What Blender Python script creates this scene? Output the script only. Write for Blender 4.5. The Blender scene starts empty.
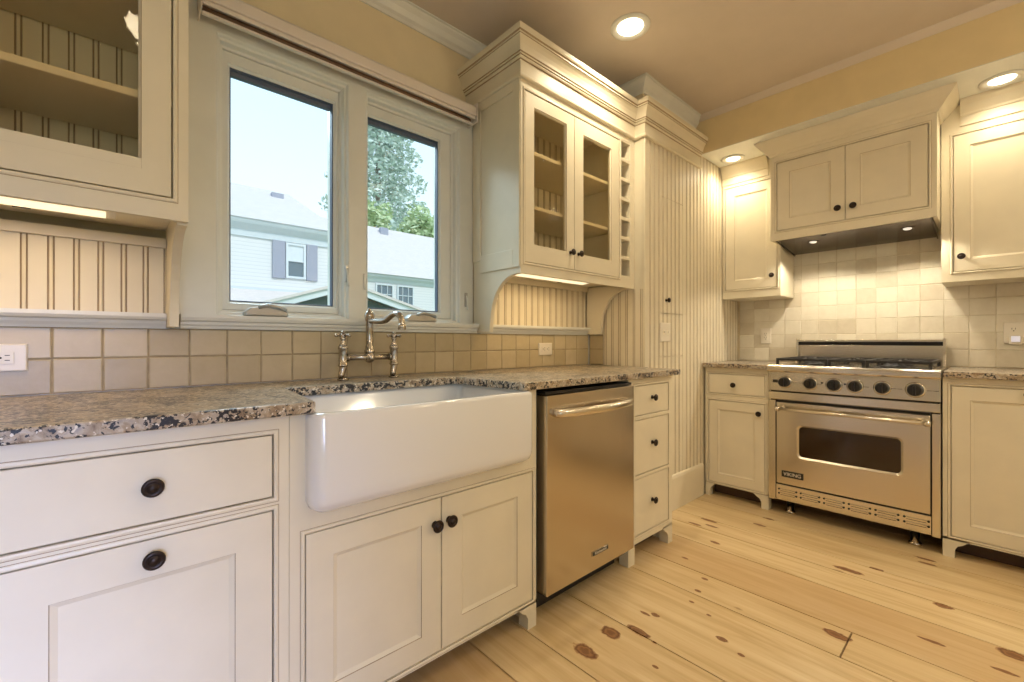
import bpy, bmesh, math, random
from mathutils import Vector, Matrix
random.seed(7)
S = bpy.context.scene
COL = S.collection
PI = math.pi

# ------------------------------------------------------------------ materials
def lin(c):
    return tuple(((v/12.92) if v <= .04045 else ((v+.055)/1.055)**2.4) for v in c)

def new_mat(name):
    m = bpy.data.materials.new(name); m.use_nodes = True
    nt = m.node_tree; nt.nodes.clear()
    out = nt.nodes.new('ShaderNodeOutputMaterial')
    return m, nt, out

class NT:
    """tiny node helper"""
    def __init__(s, nt): s.nt = nt
    def n(s, t, **kw):
        d = s.nt.nodes.new(t)
        for k, v in kw.items():
            if k.startswith('i_'):
                key = k[2:]
                d.inputs[int(key) if key.isdigit() else key.replace('_', ' ')].default_value = v
            else: setattr(d, k, v)
        return d
    def l(s, a, b): s.nt.links.new(a, b)
    def math(s, op, a, b=None, clamp=False):
        d = s.nt.nodes.new('ShaderNodeMath'); d.operation = op; d.use_clamp = clamp
        for i, v in enumerate((a, b)):
            if v is None: continue
            if isinstance(v, (int, float)): d.inputs[i].default_value = v
            else: s.l(v, d.inputs[i])
        return d.outputs[0]
    def ramp(s, fac, stops, interp='LINEAR'):
        d = s.nt.nodes.new('ShaderNodeValToRGB'); cr = d.color_ramp; cr.interpolation = interp
        while len(cr.elements) < len(stops): cr.elements.new(.5)
        for e, (p, c) in zip(cr.elements, stops):
            e.position = p; e.color = (*c, 1) if len(c) == 3 else c
        s.l(fac, d.inputs[0]); return d.outputs[0]
    def mix(s, fac, a, b, mode='MIX'):
        d = s.nt.nodes.new('ShaderNodeMix'); d.data_type = 'RGBA'; d.blend_type = mode
        for i, v in ((0, fac), (6, a), (7, b)):
            if isinstance(v, (int, float)): d.inputs[i].default_value = v
            elif isinstance(v, tuple): d.inputs[i].default_value = (*v, 1)
            else: s.l(v, d.inputs[i])
        return d.outputs[2]
    def coord(s, which='Object'):
        return s.nt.nodes.new('ShaderNodeTexCoord').outputs[which]
    def mapping(s, vec, scale=(1, 1, 1), loc=(0, 0, 0), rot=(0, 0, 0)):
        d = s.n('ShaderNodeMapping'); d.inputs['Scale'].default_value = scale
        d.inputs['Location'].default_value = loc; d.inputs['Rotation'].default_value = rot
        s.l(vec, d.inputs[0]); return d.outputs[0]
    def noise(s, vec, scale, detail=3, rough=.5, dist=0):
        d = s.n('ShaderNodeTexNoise', i_Scale=scale, i_Detail=detail, i_Roughness=rough, i_Distortion=dist)
        s.l(vec, d.inputs['Vector']); return d.outputs['Fac']
    def bump(s, h, strength=.2, dist=.002):
        d = s.n('ShaderNodeBump', i_Strength=strength, i_Distance=dist); s.l(h, d.inputs['Height']); return d.outputs[0]

def principled(name, color, rough=.5, metal=0, spec=.5, emit=None, estr=0, coat=0):
    m, nt, out = new_mat(name); h = NT(nt)
    b = h.n('ShaderNodeBsdfPrincipled')
    b.inputs['Base Color'].default_value = (*color, 1); b.inputs['Roughness'].default_value = rough
    b.inputs['Metallic'].default_value = metal; b.inputs['Specular IOR Level'].default_value = spec
    b.inputs['Coat Weight'].default_value = coat
    if emit:
        b.inputs['Emission Color'].default_value = (*emit, 1); b.inputs['Emission Strength'].default_value = estr
    h.l(b.outputs[0], out.inputs[0])
    return m, h, b

def paint(name, color, rough=.35, var=.03, bumps=.06, scale=9):
    m, h, b = principled(name, color, rough)
    co = h.coord('Object')
    n1 = h.noise(co, scale, 4)
    lo = tuple(c*(1-var) for c in color); hi = tuple(min(1, c*(1+var)) for c in color)
    h.l(h.ramp(n1, [(.3, lo), (.7, hi)]), b.inputs['Base Color'])
    n2 = h.noise(co, 160, 2)
    h.l(h.bump(n2, bumps, .001), b.inputs['Normal'])
    return m

M = {}
M['paint'] = paint('cream_cabinet_paint', (.75, .68, .53), .40)
M['inner'] = paint('cabinet_interior_paint', (.88, .81, .65), .5)
M['glaze'] = paint('brown_glaze', (.38, .28, .17), .5, .12)
M['trim'] = paint('trim_paint', (.74, .745, .705), .32)
M['sash'] = paint('sash_paint', (.74, .75, .72), .35)
M['wall'] = paint('yellow_wall_paint', (.78, .67, .46), .6, .03, .1)
M['soffitpaint'] = paint('golden_soffit_paint', (.74, .61, .36), .6, .03, .1)
M['rearwall'] = paint('rear_wall_paint', (.80, .74, .62), .6, .03, .1)
M['ceiling'] = paint('ceiling_paint', (.66, .58, .50), .7, .02, .08)
M['plastic'] = paint('white_plastic', (.78, .72, .62), .3, .01, .0)
M['vinyl'] = paint('shade_vinyl', (.74, .67, .61), .4, .01, .02)
M['shadefabric'] = paint('shade_fabric', (.24, .14, .085), .8, .1, .2)
M['black'] = principled('black_enamel', (.012, .011, .011), .32)[0]
M['iron'] = paint('cast_iron', (.016, .015, .017), .5, .2, .3, 60)
M['toe'] = paint('shade_dark_toe_board', (.07, .035, .02), .6)  # shade of the toe space put into the board's colour
M['dark'] = principled('dark_recess', (.02, .015, .012), .7)[0]
M['bronze'] = principled('oil_rubbed_bronze', (.03, .019, .015), .34, .6)[0]
M['slot'] = principled('socket_slot', (.03, .025, .02), .6)[0]
M['gasket'] = principled('window_gasket', (.10, .13, .20), .5)[0]
M['chrome'] = principled('polished_nickel', (.50, .455, .40), .17, 1)[0]
M['pewter'] = principled('pewter_crank', (.46, .45, .43), .35, .8)[0]
M['porcelain'] = principled('white_porcelain', (.80, .79, .79), .08, 0, .6, coat=.5)[0]

def stainless(name, col, axis='z', rough=.24):
    m, h, b = principled(name, col, rough, 1)
    co = h.coord('Object')
    sc = {'z': (260, 260, 3), 'x': (3, 260, 260)}[axis]
    n = h.noise(h.mapping(co, sc), 1, 3, .6)
    n2 = h.noise(h.mapping(co, {'z': (7, 7, .6), 'x': (.6, 7, 7)}[axis]), 1, 2)
    r = h.math('ADD', h.math('MULTIPLY', n, .04), h.math('MULTIPLY', n2, .12))
    h.l(h.math('ADD', r, rough-.10), b.inputs['Roughness'])
    hb = h.math('ADD', h.math('MULTIPLY', n, .02), h.math('MULTIPLY', n2, 2.2))
    h.l(h.bump(hb, .12, .0012), b.inputs['Normal'])
    return m
M['steel'] = stainless('brushed_steel_upright', (.70, .645, .55), 'z')
M['steelh'] = stainless('brushed_steel_lengthwise', (.74, .69, .60), 'x', .24)
M['dwsteel'] = stainless('dishwasher_steel', (.58, .51, .42), 'z', .25)
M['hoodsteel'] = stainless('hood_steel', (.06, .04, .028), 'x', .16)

# granite
def granite(name):
    m, h, b = principled(name, (.5, .4, .3), .28, 0, .5)
    co = h.coord('Object')
    big = h.noise(co, 30, 5, .65, .5)
    base = h.ramp(big, [(.30, (.17, .11, .07)), (.42, (.36, .28, .19)), (.54, (.49, .425, .34)), (.68, (.34, .315, .31))])
    v = h.n('ShaderNodeTexVoronoi', i_Scale=95.0); h.l(co, v.inputs['Vector'])
    grain = h.ramp(v.outputs['Color'], [(.0, (.55, .5, .45)), (.5, (.95, .9, .85)), (1, (1.25, 1.2, 1.1))])
    c1 = h.mix(.55, base, grain, 'MULTIPLY')
    n3 = h.noise(co, 95, 3, .6, .3); n4 = h.noise(co, 16, 3, .5)
    blk = h.math('ADD', n3, h.math('MULTIPLY', h.math('SUBTRACT', n4, .5), .55))
    mask = h.ramp(blk, [(.51, (0, 0, 0)), (.56, (1, 1, 1))])
    c2 = h.mix(mask, c1, (.018, .017, .02))
    n5 = h.noise(h.mapping(co, loc=(3, 1, 2)), 120, 2, .5)
    c3 = h.mix(h.ramp(n5, [(.62, (0, 0, 0)), (.66, (1, 1, 1))]), c2, (.72, .66, .55))
    h.l(c3, b.inputs['Base Color'])
    return m
M['granite'] = granite('speckled_granite')

# tile: the tone differs tile by tile through a face attribute
def tilemat(name, dark, mid, light, rough):
    m, h, b = principled(name, mid, rough)
    co = h.coord('Object')
    at = h.n('ShaderNodeAttribute', attribute_name='tone')
    n = h.noise(co, 18, 5, .6, .5)
    f = h.math('ADD', h.math('MULTIPLY', at.outputs['Fac'], .55), h.math('MULTIPLY', n, .5))
    h.l(h.ramp(f, [(.2, dark), (.55, mid), (.85, light)]), b.inputs['Base Color'])
    n2 = h.noise(co, 30, 4, .6)
    h.l(h.bump(n2, .25, .003), b.inputs['Normal'])
    return m
M['tile'] = tilemat('glazed_tan_tile', (.43, .35, .215), (.50, .415, .265), (.57, .48, .325), .34)
M['tile2'] = tilemat('glazed_cream_tile', (.58, .51, .39), (.69, .63, .51), (.77, .72, .60), .28)
M['grout'] = paint('tan_grout', (.36, .285, .18), .85, .2, .4, 30)
M['grout2'] = paint('cream_grout', (.60, .53, .40), .85, .12, .4, 30)

# pine floor
def pine():
    m, h, b = principled('wide_plank_pine', (.6, .4, .2), .3, 0, .4)
    co = h.coord('Object')
    at = h.n('ShaderNodeAttribute', attribute_name='tone')
    off = h.n('ShaderNodeCombineXYZ'); h.l(h.math('MULTIPLY', at.outputs['Fac'], 37), off.inputs[0]); h.l(h.math('MULTIPLY', at.outputs['Fac'], 91), off.inputs[1])
    va = h.n('ShaderNodeVectorMath', operation='ADD'); h.l(co, va.inputs[0]); h.l(off.outputs[0], va.inputs[1])
    vec = va.outputs[0]
    g = h.noise(h.mapping(vec, (9, .7, 1)), 2.2, 4, .55, .9)
    fine = h.noise(h.mapping(vec, (90, 2.2, 1)), 1, 3, .6)
    f = h.math('ADD', h.math('MULTIPLY', g, .75), h.math('MULTIPLY', fine, .25))
    c = h.ramp(f, [(.28, (.49, .33, .15)), (.48, (.65, .49, .27)), (.72, (.77, .63, .40))])
    c = h.mix(h.ramp(at.outputs['Fac'], [(0, (0, 0, 0)), (1, (.55, .55, .55))]), c, (.47, .29, .14))
    # small knots scattered by a voronoi, stretched along the boards
    v = h.n('ShaderNodeTexVoronoi', i_Scale=1.0); h.l(h.mapping(vec, (6.5, 3.0, 1)), v.inputs['Vector'])
    sep = h.n('ShaderNodeSeparateColor'); h.l(v.outputs['Color'], sep.inputs[0])
    size = h.math('MULTIPLY', h.math('POWER', sep.outputs[0], 2.5), .14)
    k = h.math('SUBTRACT', size, v.outputs['Distance'])
    km = h.ramp(k, [(.0, (0, 0, 0)), (.05, (.75, .75, .75))])
    c = h.mix(km, c, (.20, .085, .028))
    # the large knots, each where it lies in the floor
    sx = h.n('ShaderNodeSeparateXYZ'); h.l(co, sx.inputs[0])
    KN = [(.988, -.82, .030, .046), (1.134, -.824, .028, .042), (1.215, -.885, .018, .05), (1.347, -.878, .011, .02), (1.327, -.847, .008, .022),
          (1.398, -1.111, .012, .022), (1.364, -1.187, .008, .014), (2.048, -1.809, .030, .042), (1.728, -1.381, .022, .045),
          (1.935, -1.616, .010, .04), (2.255, -1.625, .02, .03), (1.913, -1.789, .010, .035), (2.317, -1.306, .02, .06), (2.425, -1.392, .012, .03),
          (2.723, -1.536, .012, .04), (2.667, -1.551, .012, .035), (2.405, -.625, .014, .05), (2.336, -.667, .012, .04), (2.295, -.592, .012, .04),
          (2.557, -.85, .014, .035), (2.693, -.857, .012, .035), (2.142, -.771, .014, .028), (1.748, -.894, .009, .016), (1.632, -.916, .009, .016),
          (1.865, -.744, .008, .02), (1.204, -.956, .006, .01), (1.536, -.935, .007, .012), (1.50, -1.02, .006, .01), (1.10, -1.02, .007, .012)]
    wob = h.math('MULTIPLY', h.math('SUBTRACT', h.noise(co, 40, 2), .5), .9)
    dmin = None
    for x, y, rx, ry in KN:
        dx = h.math('DIVIDE', h.math('SUBTRACT', sx.outputs[0], x), rx)
        dy = h.math('DIVIDE', h.math('SUBTRACT', sx.outputs[1], y), ry)
        d = h.math('SQRT', h.math('ADD', h.math('MULTIPLY', dx, dx), h.math('MULTIPLY', dy, dy)))
        dmin = d if dmin is None else h.math('MINIMUM', dmin, d)
    dmin = h.math('ADD', dmin, wob)
    halo = h.ramp(dmin, [(.6, (.8, .8, .8)), (1.0, (.45, .45, .45)), (1.9, (0, 0, 0))])
    c = h.mix(halo, c, (.37, .16, .045))
    core = h.ramp(dmin, [(.35, (.75, .75, .75)), (.55, (.35, .35, .35)), (.75, (1, 1, 1)), (.98, (0, 0, 0))])
    c = h.mix(core, c, (.13, .045, .018))
    h.l(c, b.inputs['Base Color'])
    h.l(h.math('ADD', h.math('MULTIPLY', fine, .15), .24), b.inputs['Roughness'])
    h.l(h.bump(f, .08, .002), b.inputs['Normal'])
    return m
M['pine'] = pine()
M['seam'] = principled('floor_seam', (.13, .07, .03), .8)[0]

def thin_glass(name, tint=(1, 1, 1), refl=.06, rough=.0, seedy=False):
    m, nt, out = new_mat(name); h = NT(nt)
    tr = h.n('ShaderNodeBsdfTransparent'); tr.inputs[0].default_value = (*tint, 1)
    gl = h.n('ShaderNodeBsdfGlossy'); gl.inputs['Roughness'].default_value = rough
    fr = h.n('ShaderNodeLayerWeight')
    fac = h.math('ADD', h.math('MULTIPLY', h.math('POWER', fr.outputs['Facing'], 5), .8), refl, True)
    if seedy:
        co = h.coord('Object')
        n = h.noise(co, 14, 2); nb = h.bump(n, .12, .01)
        v = h.n('ShaderNodeTexVoronoi', i_Scale=70.0); h.l(co, v.inputs['Vector'])
        sp = h.ramp(v.outputs['Distance'], [(.06, (1, 1, 1)), (.12, (0, 0, 0))])
        hb = h.n('ShaderNodeBump', i_Strength=.6, i_Distance=.002); h.l(sp, hb.inputs['Height']); h.l(nb, hb.inputs['Normal'])
        h.l(hb.outputs[0], gl.inputs['Normal']); h.l(hb.outputs[0], fr.inputs['Normal'])
    mx = h.n('ShaderNodeMixShader'); h.l(fac, mx.inputs[0]); h.l(tr.outputs[0], mx.inputs[1]); h.l(gl.outputs[0], mx.inputs[2])
    h.l(mx.outputs[0], out.inputs[0]); return m
M['pane'] = thin_glass('window_glass', (.98, 1, 1), .02)
M['seedy'] = thin_glass('seedy_cabinet_glass', (.96, .93, .85), .02, .03, True)
M['ovenglass'] = principled('oven_glass', (.03, .016, .007), .06, 0, .6)[0]

def emitter(name, col, st):
    return principled(name, (.9, .9, .9), .4, emit=col, estr=st)[0]
WARM = (1.0, .84, .575)
M['lamp'] = emitter('lit_lens', (1.0, .86, .62), 6)
M['strip'] = emitter('lit_strip', (1.0, .78, .48), 1.3)
M['night'] = emitter('night_light_glow', (.55, .62, 1.0), .35)
M['led'] = emitter('hood_lamp', (1.0, .92, .8), .6)

# outdoors
def siding():
    m, h, b = principled('white_clapboard', (.8, .8, .8), .6)
    co = h.coord('Object'); sx = h.n('ShaderNodeSeparateXYZ'); h.l(co, sx.inputs[0])
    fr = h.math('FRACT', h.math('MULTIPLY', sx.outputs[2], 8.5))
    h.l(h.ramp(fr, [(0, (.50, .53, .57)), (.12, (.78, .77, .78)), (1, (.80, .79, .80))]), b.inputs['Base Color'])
    return m
M['siding'] = siding()
def shingle():
    m, h, b = principled('pale_shingles', (.7, .66, .66), .8)
    co = h.coord('Object')
    v = h.n('ShaderNodeTexBrick', i_Scale=3.0); v.inputs['Color1'].default_value = (.74, .655, .63, 1); v.inputs['Color2'].default_value = (.68, .61, .59, 1)
    v.inputs['Mortar'].default_value = (.60, .54, .52, 1); v.inputs['Mortar Size'].default_value = .01
    h.l(co, v.inputs['Vector']); n = h.noise(co, 6, 3)
    h.l(h.mix(h.math('MULTIPLY', n, .4), v.outputs[0], (.78, .71, .68)), b.inputs['Base Color']); return m
M['shingle'] = shingle()
M['white_ext'] = paint('exterior_white', (.72, .76, .80), .6)
M['soffit_ext'] = paint('exterior_grey_white', (.66, .71, .75), .6)
M['shutter'] = paint('slate_shutter', (.36, .37, .46), .6)
M['extglass'] = principled('house_window_glass', (.14, .19, .23), .1, 0, .6)[0]
M['darkgreen'] = paint('dark_green_boards', (.10, .15, .16), .7)
M['bark'] = paint('bark', (.30, .26, .22), .9, .2, .3, 20)
def leafmat(name, a, bcol):
    m, h, b = principled(name, a, .6); g = h.n('ShaderNodeObjectInfo')
    co = h.coord('Object'); n = h.noise(co, 1.3, 3)
    h.l(h.ramp(n, [(.3, a), (.7, bcol)]), b.inputs['Base Color']); return m
M['needle'] = leafmat('conifer_needles', (.46, .57, .50), (.74, .83, .76))  # glare and sky between the needles put into the pale colour
M['leaf'] = leafmat('light_leaves', (.45, .58, .30), (.72, .80, .52))
M['lawn'] = paint('lawn_green', (.25, .34, .16), .9, .2, .3, 4)

# ------------------------------------------------------------------ mesh builder
class B:
    def __init__(s): s.bm = bmesh.new()
    def quad(s, vs, mi=0, smooth=False):
        f = s.bm.faces.new(vs); f.material_index = mi; f.smooth = smooth; return f
    def box(s, x0, x1, y0, y1, z0, z1, mi=0):
        x0, x1 = sorted((x0, x1)); y0, y1 = sorted((y0, y1)); z0, z1 = sorted((z0, z1))
        v = [s.bm.verts.new((x, y, z)) for z in (z0, z1) for y in (y0, y1) for x in (x0, x1)]
        for q in ((0, 2, 3, 1), (4, 5, 7, 6), (0, 1, 5, 4), (2, 6, 7, 3), (0, 4, 6, 2), (1, 3, 7, 5)):
            s.quad([v[i] for i in q], mi)
        return s
    def prism(s, poly, axis, a0, a1, mi=0, smooth=False):
        """poly: 2D points in the two other axes (x: (y,z), y: (x,z), z: (x,y))"""
        def P(p, a):
            return {'x': (a, p[0], p[1]), 'y': (p[0], a, p[1]), 'z': (p[0], p[1], a)}[axis]
        lo = [s.bm.verts.new(P(p, a0)) for p in poly]; hi = [s.bm.verts.new(P(p, a1)) for p in poly]
        s.quad(lo, mi); s.quad(list(reversed(hi)), mi)
        for i in range(len(poly)):
            j = (i+1) % len(poly); s.quad([lo[i], hi[i], hi[j], lo[j]], mi, smooth)
        return s
    def lathe(s, c, axis, prof, seg=24, mi=0, sx=1, sy=1):
        """prof: (radius, height) along axis from c; axis a Vector"""
        c = Vector(c); a = Vector(axis).normalized()
        t = Vector((0, 0, 1)) if abs(a.z) < .9 else Vector((1, 0, 0))
        e1 = a.cross(t).normalized(); e2 = a.cross(e1)
        rings = []
        for r, hh in prof:
            if r < 1e-6: rings.append([s.bm.verts.new(c+a*hh)])
            else: rings.append([s.bm.verts.new(c+a*hh+(e1*math.cos(2*PI*k/seg)*sx+e2*math.sin(2*PI*k/seg)*sy)*r) for k in range(seg)])
        for A, D in zip(rings, rings[1:]):
            for k in range(seg):
                j = (k+1) % seg
                if len(A) == 1 and len(D) > 1: s.quad([A[0], D[k], D[j]], mi, True)
                elif len(D) == 1 and len(A) > 1: s.quad([A[k], D[0], A[j]], mi, True)
                elif len(A) > 1: s.quad([A[k], D[k], D[j], A[j]], mi, True)
        for R, fl in ((rings[0], 1), (rings[-1], 0)):
            if len(R) > 1: s.quad(R if fl else list(reversed(R)), mi)
        return s
    def tube(s, pts, rad, seg=14, mi=0):
        pts = [Vector(p) for p in pts]; n = len(pts)
        rad = rad if isinstance(rad, (list, tuple)) else [rad]*n
        prev = None; rings = []
        for i, p in enumerate(pts):
            d = (pts[min(i+1, n-1)]-pts[max(i-1, 0)]).normalized()
            if prev is None:
                t = Vector((0, 0, 1)) if abs(d.z) < .9 else Vector((1, 0, 0)); e1 = d.cross(t).normalized()
            else: e1 = (prev-d*prev.dot(d)).normalized()
            prev = e1; e2 = d.cross(e1)
            rings.append([s.bm.verts.new(p+(e1*math.cos(2*PI*k/seg)+e2*math.sin(2*PI*k/seg))*rad[i]) for k in range(seg)])
        for A, D in zip(rings, rings[1:]):
            for k in range(seg): s.quad([A[k], A[(k+1) % seg], D[(k+1) % seg], D[k]], mi, True)
        s.quad(list(reversed(rings[0])), mi); s.quad(rings[-1], mi)
        return s
    def ball(s, c, r, mi=0, seg=16, sz=1):
        prof = [(r*math.sin(PI*k/8), -r*sz*math.cos(PI*k/8)) for k in range(9)]
        prof[0] = (0, -r*sz); prof[-1] = (0, r*sz)
        return s.lathe(c, (0, 0, 1), prof, seg, mi)
    def nested(s, x0, x1, z0, z1, loops, cap=True, capmi=0):
        """rectangular loops in x-z at depth y; loops: (inset, y, material of the strip that leads to it)"""
        prev = None
        for ins, y, mi in loops:
            cur = [s.bm.verts.new(p) for p in ((x0+ins, y, z0+ins), (x1-ins, y, z0+ins), (x1-ins, y, z1-ins), (x0+ins, y, z1-ins))]
            if prev:
                for k in range(4): s.quad([prev[k], prev[(k+1) % 4], cur[(k+1) % 4], cur[k]], mi)
            else: first = cur
            prev = cur
        if cap: s.quad(prev, capmi)
        return first, prev
    def sweep(s, path, prof, mi=0, mats=None, cut=None):
        """prof (out, z) carried along a 2-D path with mitred corners; out is to the right of travel"""
        P = [Vector(p) for p in path]; n = len(P); rows = []
        for i in range(n):
            def nrm(a, b): d = (b-a).normalized(); return Vector((d.y, -d.x))
            if i == 0: m = nrm(P[0], P[1])
            elif i == n-1: m = nrm(P[-2], P[-1])
            else:
                a = nrm(P[i-1], P[i]); b = nrm(P[i], P[i+1]); m = (a+b); m = m/ (1+a.dot(b))
            rows.append([s.bm.verts.new((P[i].x+m.x*o, P[i].y+m.y*o, z)) for o, z in prof])
        if cut:
            for r in rows[:cut[0]]+rows[cut[1]+1:]:
                for v in r: s.bm.verts.remove(v)
            rows = rows[cut[0]:cut[1]+1]
        for A, D in zip(rows, rows[1:]):
            for k in range(len(prof)):
                j = (k+1) % len(prof); s.quad([A[k], D[k], D[j], A[j]], mats[k] if mats else mi)
        s.quad(list(reversed(rows[0])), mi); s.quad(rows[-1], mi)
        return s

def finish(bm):
    bmesh.ops.recalc_face_normals(bm, faces=bm.faces)

class Thing:
    def __init__(s, name, label, cat, origin, frame='W', group=None, kind=None):
        s.o = Vector(origin); s.frame = frame
        e = bpy.data.objects.new(name, None); e.empty_display_size = .1; COL.objects.link(e)
        if frame == 'B': e.location = (origin[1], -origin[0], origin[2]); e.rotation_euler = (0, 0, -PI/2)
        else: e.location = origin
        s.e = e
        if kind: e['kind'] = kind
        if label: e['label'] = label
        if cat: e['category'] = cat
        if group: e['group'] = group
    def part(s, name, b, mats, parent=None, bevel=0, seg=2, label=None, recalc=True):
        bm = b.bm
        bmesh.ops.translate(bm, verts=bm.verts, vec=-s.o)
        if recalc: finish(bm)
        me = bpy.data.meshes.new(name); bm.to_mesh(me); bm.free()
        for m in (mats if isinstance(mats, (list, tuple)) else [mats]): me.materials.append(M[m])
        ob = bpy.data.objects.new(name, me); COL.objects.link(ob)
        ob.parent = parent or s.e
        if label: ob['label'] = label
        if bevel: add_bevel(ob, bevel, seg)
        return ob

def add_bevel(ob, w, seg=2):
    md = ob.modifiers.new('edge', 'BEVEL'); md.width = w; md.segments = seg; md.limit_method = 'ANGLE'; md.angle_limit = math.radians(40)
    md.harden_normals = False

def solo(name, b, mats, label=None, cat=None, group=None, kind=None, bevel=0, origin=(0, 0, 0), frame='W', recalc=True):
    """a thing (or a piece of the setting) that is one mesh"""
    bm = b.bm; bmesh.ops.translate(bm, verts=bm.verts, vec=-Vector(origin))
    if recalc: finish(bm)
    me = bpy.data.meshes.new(name); bm.to_mesh(me); bm.free()
    for m in (mats if isinstance(mats, (list, tuple)) else [mats]): me.materials.append(M[m])
    ob = bpy.data.objects.new(name, me); COL.objects.link(ob)
    if frame == 'B': ob.location = (origin[1], -origin[0], origin[2]); ob.rotation_euler = (0, 0, -PI/2)
    else: ob.location = origin
    if kind: ob['kind'] = kind
    if label: ob['label'] = label
    if cat: ob['category'] = cat
    if group: ob['group'] = group
    if bevel: add_bevel(ob, bevel)
    return ob

def struct(name, b, mats, bevel=0, recalc=True): return solo(name, b, mats, kind='structure', bevel=bevel, recalc=recalc)

# ------------------------------------------------------------------ joinery
def shaker(b, x0, x1, z0, z1, yf, stile=.068, t=.018, rail=None):
    b.nested(x0, x1, z0, z1, [(0, yf+t, 0), (0, yf+.0012, 0), (.0012, yf, 0), (stile, yf, 0), (stile+.0012, yf+.0022, 1), (stile+.0115, yf+.0075, 0)], True, 0)
    b.box(x0+.004, x1-.004, yf+.012, yf+t, z0+.004, z1-.004)
    return b
def flat_front(b, x0, x1, z0, z1, yf, t=.018):
    b.nested(x0, x1, z0, z1, [(0, yf+t, 0), (0, yf+.0015, 0), (.0015, yf, 0)], True, 0)
    b.box(x0+.003, x1-.003, yf+.012, yf+t, z0+.003, z1-.003); return b
def glass_door(b, x0, x1, z0, z1, yf, stile=.06, t=.02, low=.085):
    b.box(x0+stile-.001, x1-stile+.001, yf+.0004, yf+t-.0005, z0+stile-.004, z0+low)
    L = [(0, yf+t, 0), (0, yf+.0012, 0), (.0012, yf, 0), (stile, yf, 0), (stile+.0015, yf+.002, 1), (stile+.006, yf+.008, 0), (stile+.006, yf+t, 0), (0, yf+t, 0)]
    b.nested(x0, x1, z0, z1, L, False); return b
def frame_cells(b, xs, zs, filled, yf, t):
    """front frame with rectangular openings; filled(i,j) says whether cell (i,j) is wood"""
    V = {}
    def v(i, j):
        if (i, j) not in V: V[(i, j)] = b.bm.verts.new((xs[i], yf, zs[j]))
        return V[(i, j)]
    fs = []
    for i in range(len(xs)-1):
        for j in range(len(zs)-1):
            if filled(i, j): fs.append(b.bm.faces.new([v(i, j), v(i+1, j), v(i+1, j+1), v(i, j+1)]))
    r = bmesh.ops.extrude_face_region(b.bm, geom=fs)
    nv = [g for g in r['geom'] if isinstance(g, bmesh.types.BMVert)]
    bmesh.ops.translate(b.bm, verts=nv, vec=(0, t, 0))
GAP = .0032
def face_frame(b, x0, x1, z0, z1, yf, fronts, t=.0185):
    """fronts: rectangles (x0,x1,z0,z1) of the inset doors and drawers"""
    cuts = [(a-GAP, c+GAP, d-GAP, e+GAP) for a, c, d, e in fronts]
    xs = sorted({x0, x1, *[q for c in cuts for q in c[:2]]}); zs = sorted({z0, z1, *[q for c in cuts for q in c[2:]]})
    def filled(i, j):
        cx = (xs[i]+xs[i+1])/2; cz = (zs[j]+zs[j+1])/2
        return not any(c[0] < cx < c[1] and c[2] < cz < c[3] for c in cuts)
    frame_cells(b, xs, zs, filled, yf, t)
def beads(b, rects, yf):
    for a, c, d, e in rects:
        b.nested(a, c, d, e, [(-.0145, yf-.0004, 1), (-.0130, yf-.0006, 1), (-.0118, yf-.0026, 0), (-.0075, yf-.0036, 0), (-GAP-.0004, yf-.0020, 0), (-GAP-.0004, yf+.012, 1)], False)

def knob_mesh(x, z, yf, r=.0175):
    b = B()
    b.lathe((x, yf, z), (0, -1, 0), [(.0, -.001), (r*.62, 0), (r*.5, .004), (r*.36, .009), (r*.36, .014), (r*.72, .017), (r, .0195), (r*1.02, .022), (r*.90, .0250), (r*.66, .0258), (r*.60, .0240), (r*.52, .0240), (r*.46, .0262), (r*.2, .0285), (0, .029)], 24)
    return b
def knob(th, parent, x, z, yf, r=.0175):
    return th.part('knob', knob_mesh(x, z, yf, r), 'bronze', parent, label='dark bronze knob')

def foot(b, x, yf, z1, sgn, w=.10, wf=.042, d=.05):
    """bracket foot whose outer edge is at x and that curves inward (sgn)"""
    p = [(x, 0), (x+sgn*wf, 0), (x+sgn*wf, z1*.42), (x+sgn*wf*1.25, z1*.62), (x+sgn*wf*1.65, z1*.72), (x+sgn*wf*2.0, z1*.86), (x+sgn*w, z1*.95), (x+sgn*w, z1+.001), (x, z1+.001)]
    b.prism(p, 'y', yf, yf+d)

def bead_panel(b, path, z0, z1, pitch=.0508, thick=.012, start=0.0):
    """beaded boards along a 2-D path; boards face to the right of travel; grooves carry the glaze"""
    P = [Vector(p) for p in path]
    for a, c in zip(P, P[1:]):
        d = (c-a); L = d.length; d = d/L; nrm = Vector((d.y, -d.x))
        prof = [(0, 0, 0)]
        u = start
        while u < L:
            for du, o, mi in ((0, 0, 0), (.0012, -.003, 1), (.0030, -.003, 1), (.0040, -.0002, 1), (.0075, .0006, 0), (.0110, -.0002, 0), (.0120, -.003, 1), (.0138, -.003, 1), (.0150, 0, 1)):
                if .002 < u+du < L-.002: prof.append((u+du, o, mi))
            u += pitch
        prof.append((L, 0, 0))
        lo = [b.bm.verts.new((*(a+d*q+nrm*o), z0)) for q, o, _ in prof]
        hi = [b.bm.verts.new((*(a+d*q+nrm*o), z1)) for q, o, _ in prof]
        for k in range(len(prof)-1): b.quad([lo[k], lo[k+1], hi[k+1], hi[k]], prof[k+1][2])
        # backing so that the boards have a real thickness
        e = [b.bm.verts.new((*(a-nrm*thick), z)) for z in (z0, z1)] + [b.bm.verts.new((*(c-nrm*thick), z)) for z in (z0, z1)]
        b.quad([e[0], e[1], e[3], e[2]]); b.quad([lo[0], hi[0], e[1], e[0]]); b.quad([lo[-1], e[2], e[3], hi[-1]])
        b.bm.faces.new([*hi, e[3], e[1]]); b.bm.faces.new([*reversed(lo), e[0], e[2]])

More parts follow.
